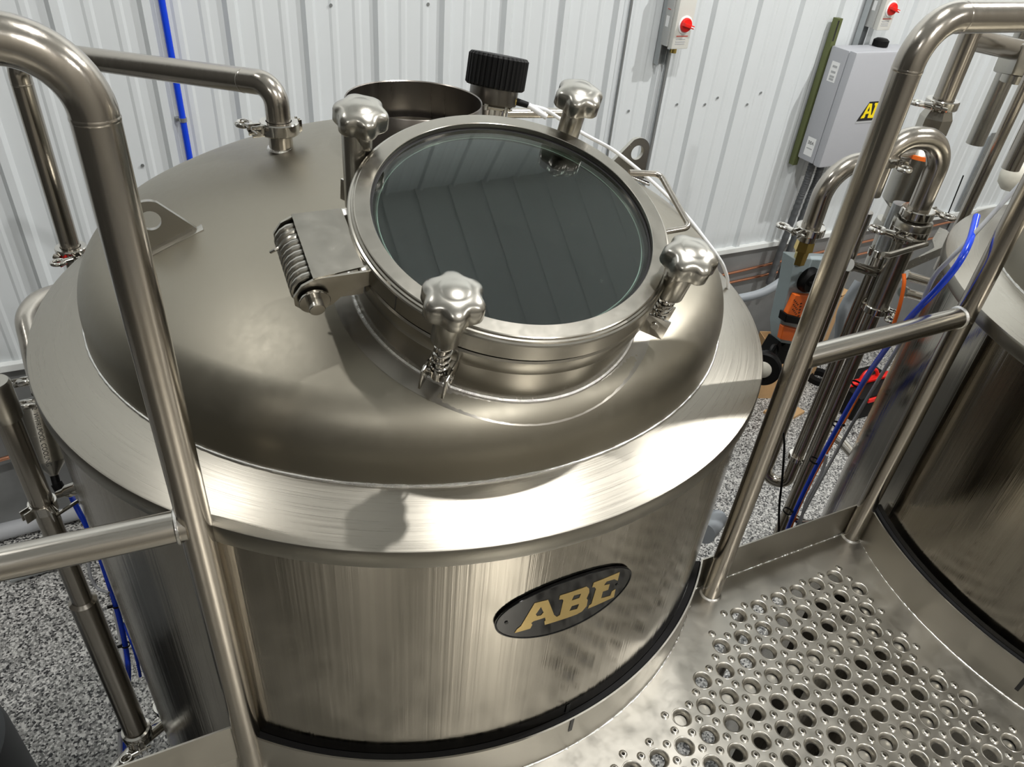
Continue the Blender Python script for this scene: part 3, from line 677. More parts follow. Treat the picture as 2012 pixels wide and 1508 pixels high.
# ------------------------------------------------------------------ guard rails
RT = 0.01905; YR = 0.684
def seam(bm, p, d, r):
    M = frame(p, d); lathe(bm, [(r, -0.0022), (r + 0.0004, -0.001), (r + 0.0004, 0.001), (r, 0.0022)], M, 28)
G1 = thing('guard_rail', (-0.03, YR, 0), 'steel tube handrail at left edge, crossing in front of the big vessel', 'handrail')
top = 1.094; PL = Vector((-0.0305, YR, 0))
le = pt(-30, 128, z=top); ld_ = Vector((-1, (le.y - YR) / (le.x + 0.0305) * -1, 0))
lfar = Vector((-0.9, YR + 0.04, top))
pth = fillet([PL, Vector((-0.0305, YR, top)), lfar], 0.058, 16)
bm = NB(); sweep(bm, pth, RT, 32); seam(bm, Vector((-0.0305, YR, top - 0.060)), (0, 0, 1), RT); obj('post_and_top_rail', bm, M_TUBE, G1)
bm = NB(); ml = pt(0, 1112, y=YR + 0.01); sweep(bm, [Vector((-0.04, YR, 0.566)), Vector((-0.9, YR + 0.04, 0.570))], RT, 32); obj('mid_rail', bm, M_TUBEX, G1)
bm = NB(); MM = frame(Vector((-0.0492, YR, 0.566)), (-1, 0.03, 0)); lathe(bm, [(RT, -0.001), (RT + 0.0035, -0.001), (RT + 0.0028, 0.002), (RT, 0.0035)], MM, 28); M0 = Matrix.Translation((PL.x, PL.y, 0)); lathe(bm, [(RT + 0.004, 0.0), (RT + 0.003, 0.002), (RT, 0.004)], M0, 28); obj('rail_weld', bm, M_WELD, G1)
G2 = thing('guard_rail', (0.8955, 0.680, 0), 'steel tube handrail with two posts and mid rail, right of the nameplate vessel', 'handrail')
P1 = Vector((0.8955, 0.680, 0)); P2 = Vector((1.3128, 0.688, 0)); top2 = 1.108
pth = fillet([P1, Vector((P1.x, P1.y, top2)), Vector((2.6, 0.705, top2))], 0.058, 16)
bm = NB(); sweep(bm, pth, RT, 32); seam(bm, Vector((P1.x, P1.y, top2 - 0.061)), (0, 0, 1), RT); seam(bm, Vector((P1.x + 0.061, P1.y + 0.001, top2)), (1, 0.015, 0), RT); obj('post_and_top_rail', bm, M_TUBE, G2)
bm = NB(); cyl(bm, P2, (P2.x, P2.y, top2 - 0.01), RT, 32); obj('post', bm, M_TUBE, G2)
bm = NB(); sweep(bm, [Vector((P1.x + 0.012, P1.y, 0.599)), Vector((P2.x - 0.008, P2.y, 0.600))], RT, 32); obj('mid_rail', bm, M_TUBEX, G2)
bm = NB(); lathe(bm, [(RT, -0.001), (RT + 0.003, -0.001), (RT + 0.002, 0.002), (RT, 0.0035)], frame((P2.x - RT, P2.y, 0.600), (-1, 0, 0)), 28)
for P in (P1, P2): lathe(bm, [(RT + 0.004, 0.0), (RT + 0.003, 0.002), (RT, 0.004)], Matrix.Translation((P.x, P.y, 0)), 28)
obj('rail_weld', bm, M_WELD, G2)

# ------------------------------------------------------------------ sanitary clamps
def tri_clamp(parent, c, axis, ear, r=0.0255, nut=True, name='pipe_clamp'):
    c = Vector(c); M = frame(c, axis, ear); ro = r * 1.22; hh = 0.0098 * (r / 0.0255) ** 0.5; k = r / 0.0255
    bm = NB(); lathe(bm, [(r * 0.80, -hh), (ro * 0.95, -hh), (ro, -hh * 0.8), (ro, hh * 0.8), (ro * 0.95, hh), (r * 0.80, hh)], M, 40)
    for s in (-1, 1):
        for z_ in (-1, 1): box(bm, (ro + 0.007 * k, s * 0.0065 * k, z_ * hh * 0.62), (0.022 * k, 0.004 * k, hh * 0.55), M, 0.0008)
        box(bm, (ro + 0.0005, s * 0.0065 * k, 0), (0.006 * k, 0.004 * k, hh * 1.7), M, 0.0008)
    box(bm, (-ro - 0.001, 0, 0), (0.008 * k, 0.016 * k, hh * 1.9), M, 0.0015)
    for s in (-1, 1): cyl(bm, M @ Vector((-ro - 0.001, s * 0.005 * k, -hh * 1.15)), M @ Vector((-ro - 0.001, s * 0.005 * k, hh * 1.15)), 0.0022 * k, 10)
    cl = obj(name, bm, M_POL, parent, smooth=35)
    if nut:
        bm = NB(); cyl(bm, M @ Vector((ro + 0.011 * k, 0.018 * k, 0)), M @ Vector((ro + 0.011 * k, -0.034 * k, 0)), 0.0032 * k, 12)
        cyl(bm, M @ Vector((ro + 0.011 * k, -0.011 * k, 0)), M @ Vector((ro + 0.011 * k, -0.026 * k, 0)), 0.0070 * k, 16, r2=0.0055 * k)
        cc = Vector((ro + 0.011 * k, -0.038 * k, 0))
        pth = [M @ (cc + Vector((0.0105 * k * math.cos(a), 0.0125 * k * math.sin(a), 0))) for a in [2 * PI * i / 24 for i in range(25)]]
        t = bmesh.new(); sweep(t, pth, 0.0042 * k, 10, cap=False); me = bpy.data.meshes.new('t'); t.to_mesh(me); bm.from_mesh(me); t.free(); bpy.data.meshes.remove(me)
        obj('wing_nut', bm, M_POL, cl, smooth=60)
    return cl
# ------------------------------------------------------------------ upper left process pipe
PR = 0.01905
px0, py0 = 0.203, 1.235; pz = on_dome(px0, py0); zc_ = zat(px0, py0, 550, 262) + 0.010
bm = NB(); lathe(bm, [(PR, pz - 0.02), (PR, zc_ - 0.008), (0.0252, zc_ - 0.003), (0.0252, zc_)], Matrix.Translation((px0, py0, 0)), 32); pn = vpart('pipe_nozzle', bm, M_TUBE)
bm = NB(); lathe(bm, [(PR + 0.004, pz + 0.000), (PR + 0.003, pz + 0.003), (PR, pz + 0.004)], frame((px0, py0, 0), (0, 0, 1)), 32); vpart('nozzle_weld', bm, M_WELD, pn, smooth=0)
q1 = Vector((px0, py0, 0.906)); q2 = Vector((-0.182, 1.69, 0.862)); q3z = zat(-0.182, 1.69, 143, 492)
TP = thing('transfer_pipe', (px0, py0, pz), 'steel transfer pipe clamped on the dome, running left behind the handrail and down', 'pipe')
bm = NB(); pth = fillet([Vector((px0, py0, zc_)), q1, q2, Vector((-0.182, 1.69, q3z))], 0.057, 16); sweep(bm, pth, PR, 32)
dd = (q2 - q1).normalized(); seam(bm, q1 + dd * 0.060, dd, PR); seam(bm, Vector((-0.182, 1.69, 0.80)), (0, 0, 1), PR); obj('bent_tube', bm, M_TUBE, TP)
tri_clamp(TP, (px0, py0, zc_), (0, 0, 1), (-0.95, -0.25, 0))
tri_clamp(TP, (-0.182, 1.69, q3z), (0, 0, 1), (0.3, -1, 0))
bm = NB(); sweep(bm, [Vector((-0.182, 1.69, q3z)), Vector((-0.182, 1.69, q3z - 0.25))], PR, 28); cyl(bm, Vector((-0.215, 1.672, q3z - 0.0)), Vector((-0.205, 1.667, q3z - 0.004)), 0.006, 12); obj('lower_tube', bm, M_TUBE, TP)
bm = NB(); cyl(bm, Vector((-0.208, 1.655, q3z - 0.012)), Vector((-0.196, 1.655, q3z - 0.006)), 0.0075, 14); obj('red_gasket_tab', bm, M_RED, TP)

# ------------------------------------------------------------------ lower left upright pipe with cap, hanger and bottom clamp
lx, ly = -0.288, 1.186
ztop = zat(lx, ly, 5, 745); zcap = zat(lx, ly, 30, 812); zb_ = zat(lx, ly, 272, 1435)
UP = thing('upright_pipe', (lx, ly, zb_), 'capped upright steel pipe at lower left, held by a ring hanger', 'pipe')
bm = NB(); sweep(bm, [Vector((lx, ly, zb_)), Vector((lx, ly, zcap))], PR, 32); obj('tube', bm, M_TUBE, UP)
zsl = zat(lx, ly, 148, 1188); bm = NB(); lathe(bm, [(PR, zsl + 0.006), (0.0262, zsl), (0.0262, zb_ + 0.01), (PR, zb_ + 0.01)], Matrix.Translation((lx, ly, 0)), 36); obj('lower_sleeve', bm, M_TUBE, UP)
bm = NB(); lathe(bm, [(PR, zcap - 0.003), (0.0240, zcap - 0.003), (0.0240, ztop - 0.004), (0.0215, ztop), (0, ztop)], Matrix.Translation((lx, ly, 0)), 32); obj('end_cap', bm, M_CAST, UP)
zh = zat(lx, ly, 88, 992)
hp = pt(183, 940, z=0.40); dvec = Vector((AX - lx, AY - ly, 0)).normalized()
bm = NB(); lathe(bm, [(PR + 0.0006, -0.010), (PR + 0.004, -0.010), (PR + 0.004, 0.010), (PR + 0.0006, 0.010)], Matrix.Translation((lx, ly, zh)), 36, close=True)
for s in (-1, 1): box(bm, (PR + 0.012, s * 0.005, 0), (0.022, 0.0022, 0.022), frame((lx, ly, zh), (0, 0, 1), (0.5, -0.85, 0)), 0.0006); box(bm, (PR + 0.010, s * 0.006, 0), (0.018, 0.0022, 0.022), frame((lx, ly, zh), (0, 0, 1), (-0.8, -0.6, 0)), 0.0006)
hang = obj('ring_hanger', bm, M_POL, UP)
e1 = Vector((lx, ly, zh + 0.02)) + Vector((0.028, -0.004, 0)); e2 = pt(178, 940, y=1.150)
e2 = Vector((AX - 0.612, 1.17, e1.z + 0.022)); ad = (e2 - e1).normalized()
bm = NB(); sweep(bm, [e1, e1 + ad * 0.012, e1 + ad * 0.02, e2 - ad * 0.004, e2 + ad * 0.03], [0.007, 0.008, 0.0125, 0.0125, 0.0125], 20); lathe(bm, [(0.0125, -0.002), (0.0145, -0.001), (0.0145, 0.001), (0.0125, 0.002)], frame(e2 - ad * 0.02, ad), 20); obj('standoff_arm', bm, M_POL, hang)
bm = NB(); cyl(bm, Vector((lx + 0.02, ly - 0.035, zh)), Vector((lx + 0.055, ly - 0.010, zh)), 0.0035, 10); obj('hanger_bolt', bm, M_POL, hang)
bm = NB(); lathe(bm, [(PR, zb_ + 0.014), (0.032, zb_ + 0.010), (0.034, zb_ - 0.002), (0.032, zb_ - 0.014), (PR, zb_ - 0.018), (PR, zb_ - 0.03)], Matrix.Translation((lx, ly, 0)), 36); obj('bottom_union', bm, M_POL, UP)
tri_clamp(UP, (lx, ly, zb_ - 0.022), (0, 0, 1), (0.2, -1, 0))
bp = Vector((lx, ly, zb_ - 0.05))
bm = NB(); sweep(bm, fillet([bp + Vector((-0.16, -0.13, -0.01)), bp, bp + Vector((0.16, 0.09, 0.0)), bp + Vector((0.30, 0.19, 0.04))], 0.05), 0.0165, 20); cyl(bm, bp + Vector((0, 0, 0.045)), bp, 0.0165, 20); obj('cross_tube', bm, M_POL, UP)
tri_clamp(UP, bp + Vector((0.07, 0.045, 0)), Vector((0.87, 0.48, 0)), (0.3, -0.5, -0.8))
# a second tube and clamps just behind it
sx_, sy_ = lx + 0.045, ly + 0.17
zz = zat(sx_, sy_, 300, 1400)
ST = thing('drain_pipe', (sx_, sy_, zz - 0.1), 'thin upright steel pipe with clamp, tight against the vessel at bottom left', 'pipe')
bm = NB(); sweep(bm, [Vector((sx_, sy_, zz - 0.2)), Vector((sx_, sy_, zz + 0.55))], 0.0127, 20); obj('tube', bm, M_TUBE, ST)
tri_clamp(ST, (sx_, sy_, zz), (0, 0, 1), (0.8, -0.6, 0)); tri_clamp(ST, (sx_, sy_, zz - 0.055), (0, 0, 1), (0.9, 0.2, 0), nut=False)

# ------------------------------------------------------------------ air tubes at the left
def hose(name, pix, r, mat, label, cat='hose', n=8, group=None):
    P = [pt(px, py, d=d) if len(v) == 0 else None for (px, py, d, *v) in pix]
    bm = NB(); sweep(bm, spline(P, n), r, 10); o = obj(name, bm, mat, None, smooth=60); recenter(o, P[0]); return tag(o, label, cat, group)
HL = [(133, 962, 1.96), (152, 1000, 1.94), (185, 1065, 1.97), (215, 1150, 2.03), (238, 1230, 2.10), (252, 1310, 2.20), (250, 1380, 2.30), (246, 1450, 2.38), (248, 1530, 2.46)]
hose('air_hose', HL, 0.0062, M_BLUE, 'blue air hose dropping between the upright pipe and the vessel at lower left')
hose('sleeved_cable', [(226, 1195, 2.08), (238, 1260, 2.16), (242, 1330, 2.24), (238, 1400, 2.34), (236, 1460, 2.41), (238, 1530, 2.48)], 0.0062, M_WHITE, 'white cable tied alongside the blue hose at lower left', 'cable')
hose('thin_air_hose', [(243, 1225, 2.10), (258, 1262, 2.10), (268, 1293, 2.12), (276, 1330, 2.16)], 0.0035, M_BLUE, 'thin blue hose curving off towards the vessel at lower left')
hose('signal_cable', [(176, 1085, 1.95), (176, 1125, 1.99), (190, 1155, 2.02), (214, 1166, 2.0)], 0.0035, M_GREYCB, 'thin grey cable loop beside the vessel at left', 'cable')
for (px, py, d) in ((229, 1190, 2.06), (247, 1268, 2.14), (247, 1432, 2.35)):
    c = pt(px, py, d=d); bm = NB(); lathe(bm, [(0.0085, -0.002), (0.0100, -0.002), (0.0100, 0.002), (0.0085, 0.002)], frame(c, (0.05, 0.1, 1)), 16, close=True); box(bm, (0.014, 0, 0), (0.012, 0.006, 0.006), frame(c, (0.05, 0.1, 1), (-1, 0, 0)), 0.001)
    o = obj('cable_tie', bm, M_BLACK, None); recenter(o, c); tag(o, 'black cable tie round the blue hose at lower left, %s of three' % {1190: 'topmost', 1268: 'middle', 1432: 'lowest'}[py], 'cable tie', 'cable ties at lower left')

# ------------------------------------------------------------------ valve actuator behind the vessel at left
DA = 1.9
AP = thing('valve_assembly', pt(95, 850, d=DA), 'steel elbow pipe with clamped cylindrical valve actuator lettered WHIRLPOOL COOLING behind vessel at left', 'valve')
bm = NB(); sweep(bm, spline([pt(150, 565, d=2.15), pt(105, 577, d=2.12), pt(72, 592, d=2.08), pt(50, 625, d=2.04), pt(58, 672, d=2.0), pt(70, 725, d=1.96), pt(83, 772, d=1.93)], 8), [0.0205] * 49, 24); obj('elbow_tube', bm, M_TUBE, AP)
ca = pt(72, 800, d=1.90); cb = pt(99, 905, d=1.91); ax_ = (cb - ca).normalized(); ca2 = ca
bm = NB(); RA = 0.034
lathe(bm, [(0, 0), (RA, 0.0), (RA, (cb - ca).length), (0.010, (cb - ca).length + 0.03), (0.008, (cb - ca).length + 0.035), (0, (cb - ca).length + 0.035)], frame(ca, ax_), 40); act = obj('actuator_body', bm, M_CAST, AP)
bm = NB(); cyl(bm, cb + ax_ * 0.03, cb + ax_ * 0.055, 0.0085, 16); cyl(bm, cb + ax_ * 0.052, cb + ax_ * 0.075 + Vector((0.006, 0, 0)), 0.0115, 16); obj('hose_fitting', bm, M_BLACK, act)
tri_clamp(AP, pt(78, 790, d=1.92), ax_, pt(30, 770, d=1.9) - pt(78, 790, d=1.92), 0.031)
tri_clamp(AP, pt(76, 745, d=1.95), ax_, pt(30, 728, d=1.93) - pt(76, 745, d=1.95), 0.029)
def text_on(s, size, M, mat, name, parent, label=None, th=0.0003, font_shear=0.0, sx=1.0, bendr=None):
    fc = bpy.data.curves.new('t', 'FONT'); fc.body = s; fc.size = size; fc.extrude = th / 2; fc.align_x = 'CENTER'; fc.align_y = 'CENTER'; fc.shear = font_shear
    o = bpy.data.objects.new('t', fc); COL.objects.link(o); dg = bpy.context.evaluated_depsgraph_get(); me = bpy.data.meshes.new_from_object(o.evaluated_get(dg))
    bm = NB(); bm.from_mesh(me); bpy.data.objects.remove(o); bpy.data.curves.remove(fc); bpy.data.meshes.remove(me)
    for v in bm.verts:
        c = v.co.copy(); c.x *= sx
        if bendr: c = Vector((c.x, (bendr + c.z) * math.sin(c.y / bendr), (bendr + c.z) * math.cos(c.y / bendr) - bendr))
        v.co = M @ c
    return obj(name, bm, mat, parent, smooth=0, label=label)
mid = (ca + cb) * 0.5; tc_ = (CAM - mid); tc_ = (tc_ - ax_ * tc_.dot(ax_)).normalized()
side = ax_.cross(tc_)
sr = side if side.dot(RIGHT) > 0 else -side; zd = (tc_ * 0.97 - sr * 0.15).normalized()
yv = zd.cross(ax_)
Mt = Matrix(((ax_.x, yv.x, zd.x, 0), (ax_.y, yv.y, zd.y, 0), (ax_.z, yv.z, zd.z, 0), (0, 0, 0, 1))); Mt.translation = mid + zd * (RA + 0.0004) 
text_on('V2  WHIRLPOOL COOLING', 0.0135, Mt, M_INK, 'actuator_lettering', act, 'black printed letters V2 WHIRLPOOL COOLING', bendr=RA, sx=0.82)
# copper line and pipes low on the wall at the left
def wall_run(name, px0_, py0_, px1_, py1_, r, mat, label, cat, out=0.05, ext=0.0):
    a = wallp(px0_, py0_, out); b2 = wallp(px1_, py1_, out); A = WM @ Vector((a[0], out, a[1])); B = WM @ Vector((b2[0], out, b2[1])); d = (B - A).normalized()
    bm = NB(); sweep(bm, [A - d * ext, B + d * ext], r, 16); o = obj(name, bm, mat, None, smooth=60); recenter(o, A - d * ext); return tag(o, label, cat)
wall_run('copper_pipe', -20, 910, 60, 886, 0.011, M_COPPER, 'copper pipe low on the grey wall at far left', 'copper pipe', 0.06, 0.2)
bm = NB(); fa = pt(0, 1046, z=FL + 0.05); fb_ = pt(150, 1006, z=FL + 0.05); fd = (fb_ - fa) * 1.5; sweep(bm, [fa - fd * 1.5, fb_ + fd], 0.045, 20); o = obj('floor_pipe', bm, M_GREYCB, None); recenter(o, fa); tag(o, 'grey pipe lying along the foot of the wall at left', 'pipe')
a = pt(20, 1140, z=FL + 0.03); b2 = pt(200, 1085, z=FL + 0.03); bm = NB(); sweep(bm, [a, b2], 0.016, 16); o = obj('floor_conduit', bm, M_GALV, None); recenter(o, a); tag(o, 'thin grey conduit on the speckled floor under the left mid rail', 'conduit')
a = pt(-60, 1330, z=-0.9)
bm = NB(); c_ = pt(-195, 1500, z=-0.55); lathe(bm, [(0, -0.55), (0.19, -0.55), (0.20, -0.56), (0.205, -0.60), (0.195, FL), (0, FL)], Matrix.Translation((c_.x, c_.y, 0)), 48)
o = obj('plastic_drum', bm, M_DRUM, None); recenter(o, (c_.x, c_.y, FL)); tag(o, 'dark grey drum top cut off at the bottom left corner', 'drum')

# ------------------------------------------------------------------ on the back wall
def wp(px, py, out): 
    a = wallp(px, py, out); return WM @ Vector((a[0], out, a[1]))
def wall_line(name, pts_, out, r, mat, label, cat, parent=None):
    bm = NB(); P = [wp(x, y, out) for x, y in pts_]; sweep(bm, P, r, 14); o = obj(name, bm, mat, parent, smooth=60)
    if parent is None: recenter(o, P[0]); tag(o, label, cat)
    return o
uB = wallp(347, 166, 0.03)[0]
BH = thing('wall_air_line', WM @ Vector((uB, 0.03, 0)), 'bright blue air line running straight down the white wall', 'hose')
bm = NB(); sweep(bm, [WM @ Vector((uB, 0.03, 2.2)), WM @ Vector((uB, 0.03, -1.0))], 0.0130, 16); obj('blue_tube', bm, M_BLUE, BH, smooth=60)
cp = wp(363, 235, 0.03); bm = NB(); lathe(bm, [(0.0132, -0.008), (0.0160, -0.008), (0.0160, 0.008), (0.0132, 0.008)], Matrix.Translation((WM @ Vector((uB, 0.03, cp.z)))), 20, close=True)
box(bm, (uB - 0.018, 0.013, cp.z), (0.02, 0.022, 0.014), WM, 0.002); obj('tube_clip', bm, M_GALV, BH)
# disconnect switches on strut
def switch(px, py, wid_px, uC, zB, label, cond):
    """front face bottom centre"""
    out = 0.135; w_, h_ = 0.105, 0.235
    t = thing('disconnect_switch', WM @ Vector((uC, 0.03, zB)), label, 'switch')
    def fb(u0, u1, o0, o1, z0, z1, bev, mat, name, par=None, label=None):
        bm = NB(); box(bm, ((u0 + u1) / 2, (o0 + o1) / 2, (z0 + z1) / 2), (u1 - u0, o1 - o0, z1 - z0), WM, bev); return obj(name, bm, mat, par or t, smooth=30, label=label)
    fb(uC - w_ / 2 - 0.008, uC + w_ / 2 - 0.006, 0.045, 0.10, zB + 0.006, zB + h_ + 0.1, 0.004, M_SWSIDE, 'back_housing')
    fr = fb(uC - w_ / 2, uC + w_ / 2, 0.10, out, zB, zB + h_ + 0.1, 0.008, M_SWITCH, 'front_cover')
    kc = Vector((uC + 0.004, out, zB + 0.115))
    Mk = WM @ Matrix.Translation(kc) @ Matrix.Rotation(-PI / 2, 4, 'X')
    bm = NB(); lathe(bm, [(0.042, 0.0), (0.042, 0.004), (0.036, 0.006), (0, 0.006)], Mk, 40); obj('knob_plate', bm, M_LABEL, fr)
    bm = NB(); lathe(bm, [(0.034, 0.004), (0.033, 0.014), (0.029, 0.020), (0, 0.020)], Mk, 40); box(bm, (0, 0, 0.028), (0.062, 0.016, 0.026), Mk @ Matrix.Rotation(0.25, 4, 'Z'), 0.003); kb = obj('rotary_knob', bm, M_RED, fr, label='red rotary handle')
    bm = NB(); box(bm, (0.020, 0, 0.0415), (0.022, 0.005, 0.002), Mk @ Matrix.Rotation(0.25, 4, 'Z')); obj('knob_pointer', bm, M_LABEL, kb)
    bm = NB(); box(bm, (uC, out + 0.0006, zB + 0.062), (0.072, 0.001, 0.005), WM); obj('red_stripe', bm, M_REDINK, fr)
    bm = NB()
    for dz in (0.048, 0.036, 0.026): box(bm, (uC - 0.006, out + 0.0006, zB + dz), (0.058, 0.001, 0.005), WM)
    obj('printed_lines', bm, M_GREYINK, fr)
    bm = NB(); box(bm, (uC - w_ / 2 - 0.0085, 0.072, zB + 0.12), (0.001, 0.024, 0.05), WM); obj('side_sticker', bm, M_LABEL, fr)
    bm = NB(); box(bm, (uC - w_ / 2 - 0.0085, 0.072, zB + 0.175), (0.001, 0.024, 0.004), WM); obj('side_stripe', bm, M_REDINK, fr)
    if cond:
        bm = NB(); cyl(bm, WM @ Vector((uC + 0.01, 0.075, zB + 0.01)), WM @ Vector((uC + 0.01, 0.075, zB - 0.03)), 0.017, 20); obj('brass_fitting', bm, M_BRASS, t)
    return t
s1 = wallp(1335, 97, 0.135); switch(0, 0, 0, s1[0], s1[1], 'pale grey disconnect switch with red knob, left of the two on the white wall', True)
s2 = wallp(1735, 60, 0.135); switch(0, 0, 0, s2[0], s2[1], 'pale grey disconnect switch with red knob, above the grey control box', False)
for (u0, z0_, z1_, lab) in ((s1[0] - 0.035, s1[1] - 0.095, 1.6, 'left'), (s2[0] - 0.05, s2[1] - 0.12, 1.6, 'right')):
    bm = NB(); box(bm, (u0 - 0.02, 0.033, (z0_ + z1_) / 2), (0.0025, 0.041, z1_ - z0_), WM); box(bm, (u0 + 0.02, 0.033, (z0_ + z1_) / 2), (0.0025, 0.041, z1_ - z0_), WM); box(bm, (u0, 0.024, (z0_ + z1_) / 2), (0.041, 0.003, z1_ - z0_), WM)
    o = obj('strut_channel', bm, M_GALV, None, smooth=0); recenter(o, WM @ Vector((u0, 0.024, z0_))); tag(o, 'grey metal strut channel behind the %s red-knob switch' % lab, 'bracket')
uc = s1[0] + 0.012
bm = NB(); sweep(bm, [WM @ Vector((uc, 0.04, s1[1] - 0.02)), WM @ Vector((uc - 0.005, 0.04, -1.1))], 0.0135, 16); o = obj('wall_conduit', bm, M_GALV, None); recenter(o, WM @ Vector((uc, 0.04, -1.1))); tag(o, 'metal conduit dropping down the wall from the left red-knob switch', 'conduit')
uc2 = wallp(1235, 40, 0.03)[0]
bm = NB(); sweep(bm, [WM @ Vector((uc2, 0.03, 2.4)), WM @ Vector((uc2, 0.03, -1.1))], 0.0085, 16); o = obj('wall_conduit', bm, M_GALV, None); recenter(o, WM @ Vector((uc2, 0.03, -1.1))); tag(o, 'thin grey conduit on the wall left of the strut and red-knob switch', 'conduit')
# grey control enclosure
OUT = 0.26
eL, eZb = wallp(1610, 330, OUT); _, eZt = wallp(1684, 105, OUT)
eR = eL + (eZt - eZb) * 0.82
EN = thing('control_enclosure', WM @ Vector(((eL + eR) / 2, 0.05, eZb)), 'grey wall-mounted control box with yellow ABE logo, half hidden by the handrail', 'electrical box')
def eb(name, u0, u1, o0, o1, z0, z1, bev, mat, par=None, label=None):
    bm = NB(); box(bm, ((u0 + u1) / 2, (o0 + o1) / 2, (z0 + z1) / 2), (u1 - u0, o1 - o0, z1 - z0), WM, bev); return obj(name, bm, mat, par or EN, smooth=40, label=label)
body = eb('box_body', eL, eR, 0.065, 0.20, eZb, eZt, 0.012, M_BOXG)
door = eb('box_door', eL - 0.004, eR + 0.004, 0.202, OUT, eZb - 0.004, eZt + 0.004, 0.016, M_BOXG)
for uu in (eL + 0.04,):
    eb('mounting_strut', uu - 0.05, uu - 0.012, 0.022, 0.062, eZb - 0.055, eZt + 0.14, 0.002, M_STRUT, label='green zinc strut channel')
    eb('strut_slot', uu - 0.047, uu - 0.036, 0.0622, 0.0632, eZt + 0.02, eZt + 0.13, 0.0, M_INK)
eb('side_label', eL - 0.0010, eL + 0.0005, 0.105, 0.165, eZt - 0.185, eZt - 0.075, 0, M_LABEL, body)
for dz in (0.095, 0.125, 0.15, 0.165): eb('label_print', eL - 0.0016, eL - 0.0008, 0.118, 0.152, eZt - dz - 0.012, eZt - dz, 0, M_GREYINK, body)
eb('side_label', eL - 0.0010, eL + 0.0005, 0.105, 0.172, eZb + 0.035, eZb + 0.145, 0, M_LABEL, body)
Ms = WM @ Matrix(((0, 0, -1, eL - 0.0014), (-1, 0, 0, 0.138), (0, 1, 0, eZb + 0.112), (0, 0, 0, 1)))
text_on('ABE', 0.028, Ms, M_INK, 'label_print', body)
eb('label_print', eL - 0.0016, eL - 0.0008, 0.116, 0.160, eZb + 0.075, eZb + 0.081, 0, M_GREYINK, body)
lg = wallp(1700, 222, OUT); uL = lg[0] - 0.03; zL = lg[1] - 0.04
Ml = WM @ Matrix(((1, 0, 0, 0), (0, 0, 1, OUT + 0.001), (0, 1, 0, 0), (0, 0, 0, 1)))
MlA = WM @ Matrix(((1, 0, 0, uL + 0.09), (0, 0, 1, OUT + 0.0022), (0, 1, 0, zL + 0.055), (0, 0, 0, 1)))
bm = NB(); poly_prism(bm, [(uL - 0.022, zL - 0.006), (uL + 0.215, zL - 0.006), (uL + 0.235, zL + 0.105), (uL + 0.035, zL + 0.105)], 0, 0.0012, Ml); lo_ = obj('logo_backing', bm, M_INK, door, smooth=0)
def tr(p): return ((p[0] + 0.0781) * 1.32 + uL + 0.002, (p[1] - 0.371) * 1.55 + zL + 0.009)
bm = NB(); fill_shape(bm, [[tr(p) for p in l] for l in LAB], 0.001, Ml, z=0.0022); fill_shape(bm, [[tr(p) for p in LE]], 0.001, Ml, z=0.0022); obj('logo_lettering', bm, M_YELLOW, lo_, smooth=0, label='yellow slanted letters ABE')
bm = NB(); poly_prism(bm, [(uL - 0.028, zL - 0.020), (uL + 0.212, zL - 0.020), (uL + 0.214, zL - 0.009), (uL - 0.024, zL - 0.009)], 0, 0.0012, Ml); obj('logo_strip', bm, M_GREYINK, lo_, smooth=0)
for i, (du, rr) in enumerate(((0.08, 0.021), (0.165, 0.021))):
    bm = NB(); P = [WM @ Vector((eL + du, 0.13, eZb + 0.01)), WM @ Vector((eL + du, 0.13, eZb - 0.16)), WM @ Vector((eL + du, 0.12, eZb - 0.30)), WM @ Vector((eL + du - 0.01, 0.10, eZb - 0.9))]
    sp_ = spline(P, 20); sweep(bm, sp_, [rr + (0.0022 if k % 2 else 0) for k in range(len(sp_))], 16)
    o = obj('flexible_conduit', bm, M_DRUM, None, smooth=0); recenter(o, P[0]); tag(o, 'dark flexible conduit under the grey control box, %s one' % ('left' if i == 0 else 'right'), 'conduit')
lb = wp(1755, 62, 0.13); bm = NB(); lathe(bm, [(0, 0), (0.045, 0.0), (0.045, 0.03), (0.03, 0.04), (0, 0.04)], Matrix.Translation(WM @ Vector((eL + 0.33, 0.12, eZt + 0.004))), 24)
obj('top_cable_gland', bm, M_BLACK, EN)
# copper pipes along the lower wall
for k, (a, b2) in enumerate((((1435, 537), (1559, 508)), ((1450, 552), (1555, 529)))):
    A = wallp(*a, 0.03); B = wallp(*b2, 0.03); u0 = A[0] - 1.0; sl_ = (B[1] - A[1]) / (B[0] - A[0]); 
    bm = NB(); sweep(bm, [WM @ Vector((u0, 0.03, A[1] - sl_ * 1.0)), WM @ Vector((A[0] + 2.5, 0.03, A[1] + sl_ * 2.5))], 0.0095, 14)
    for uu in (A[0] + 0.9,): cyl(bm, WM @ Vector((uu, 0.03, A[1] + sl_ * 0.9)), WM @ Vector((uu + 0.05, 0.03, A[1] + sl_ * 0.95)), 0.0118, 14)
    o = obj('copper_pipe', bm, M_COPPER, None); recenter(o, WM @ Vector((u0, 0.03, A[1]))); tag(o, '%s of the two copper pipes along the grey lower wall right of the vessel' % ('upper' if k == 0 else 'lower'), 'copper pipe', 'copper pipes on lower wall')
# screw heads on the siding
bm = NB()
for px, py in ((280, 325), (1410, 192), (1385, 205), (1330, 205), (1468, 205), (1495, 182), (1365, 205), (1290, 226), (1235, 218), (650, 10), (841, 8)):
    c = wp(px, py, 0.004); cyl(bm, c, c - WN * 0.004, 0.007, 8)
o = obj('siding_screws', bm, M_GALV, None); o['kind'] = 'structure'; o.name = 'trim_2'

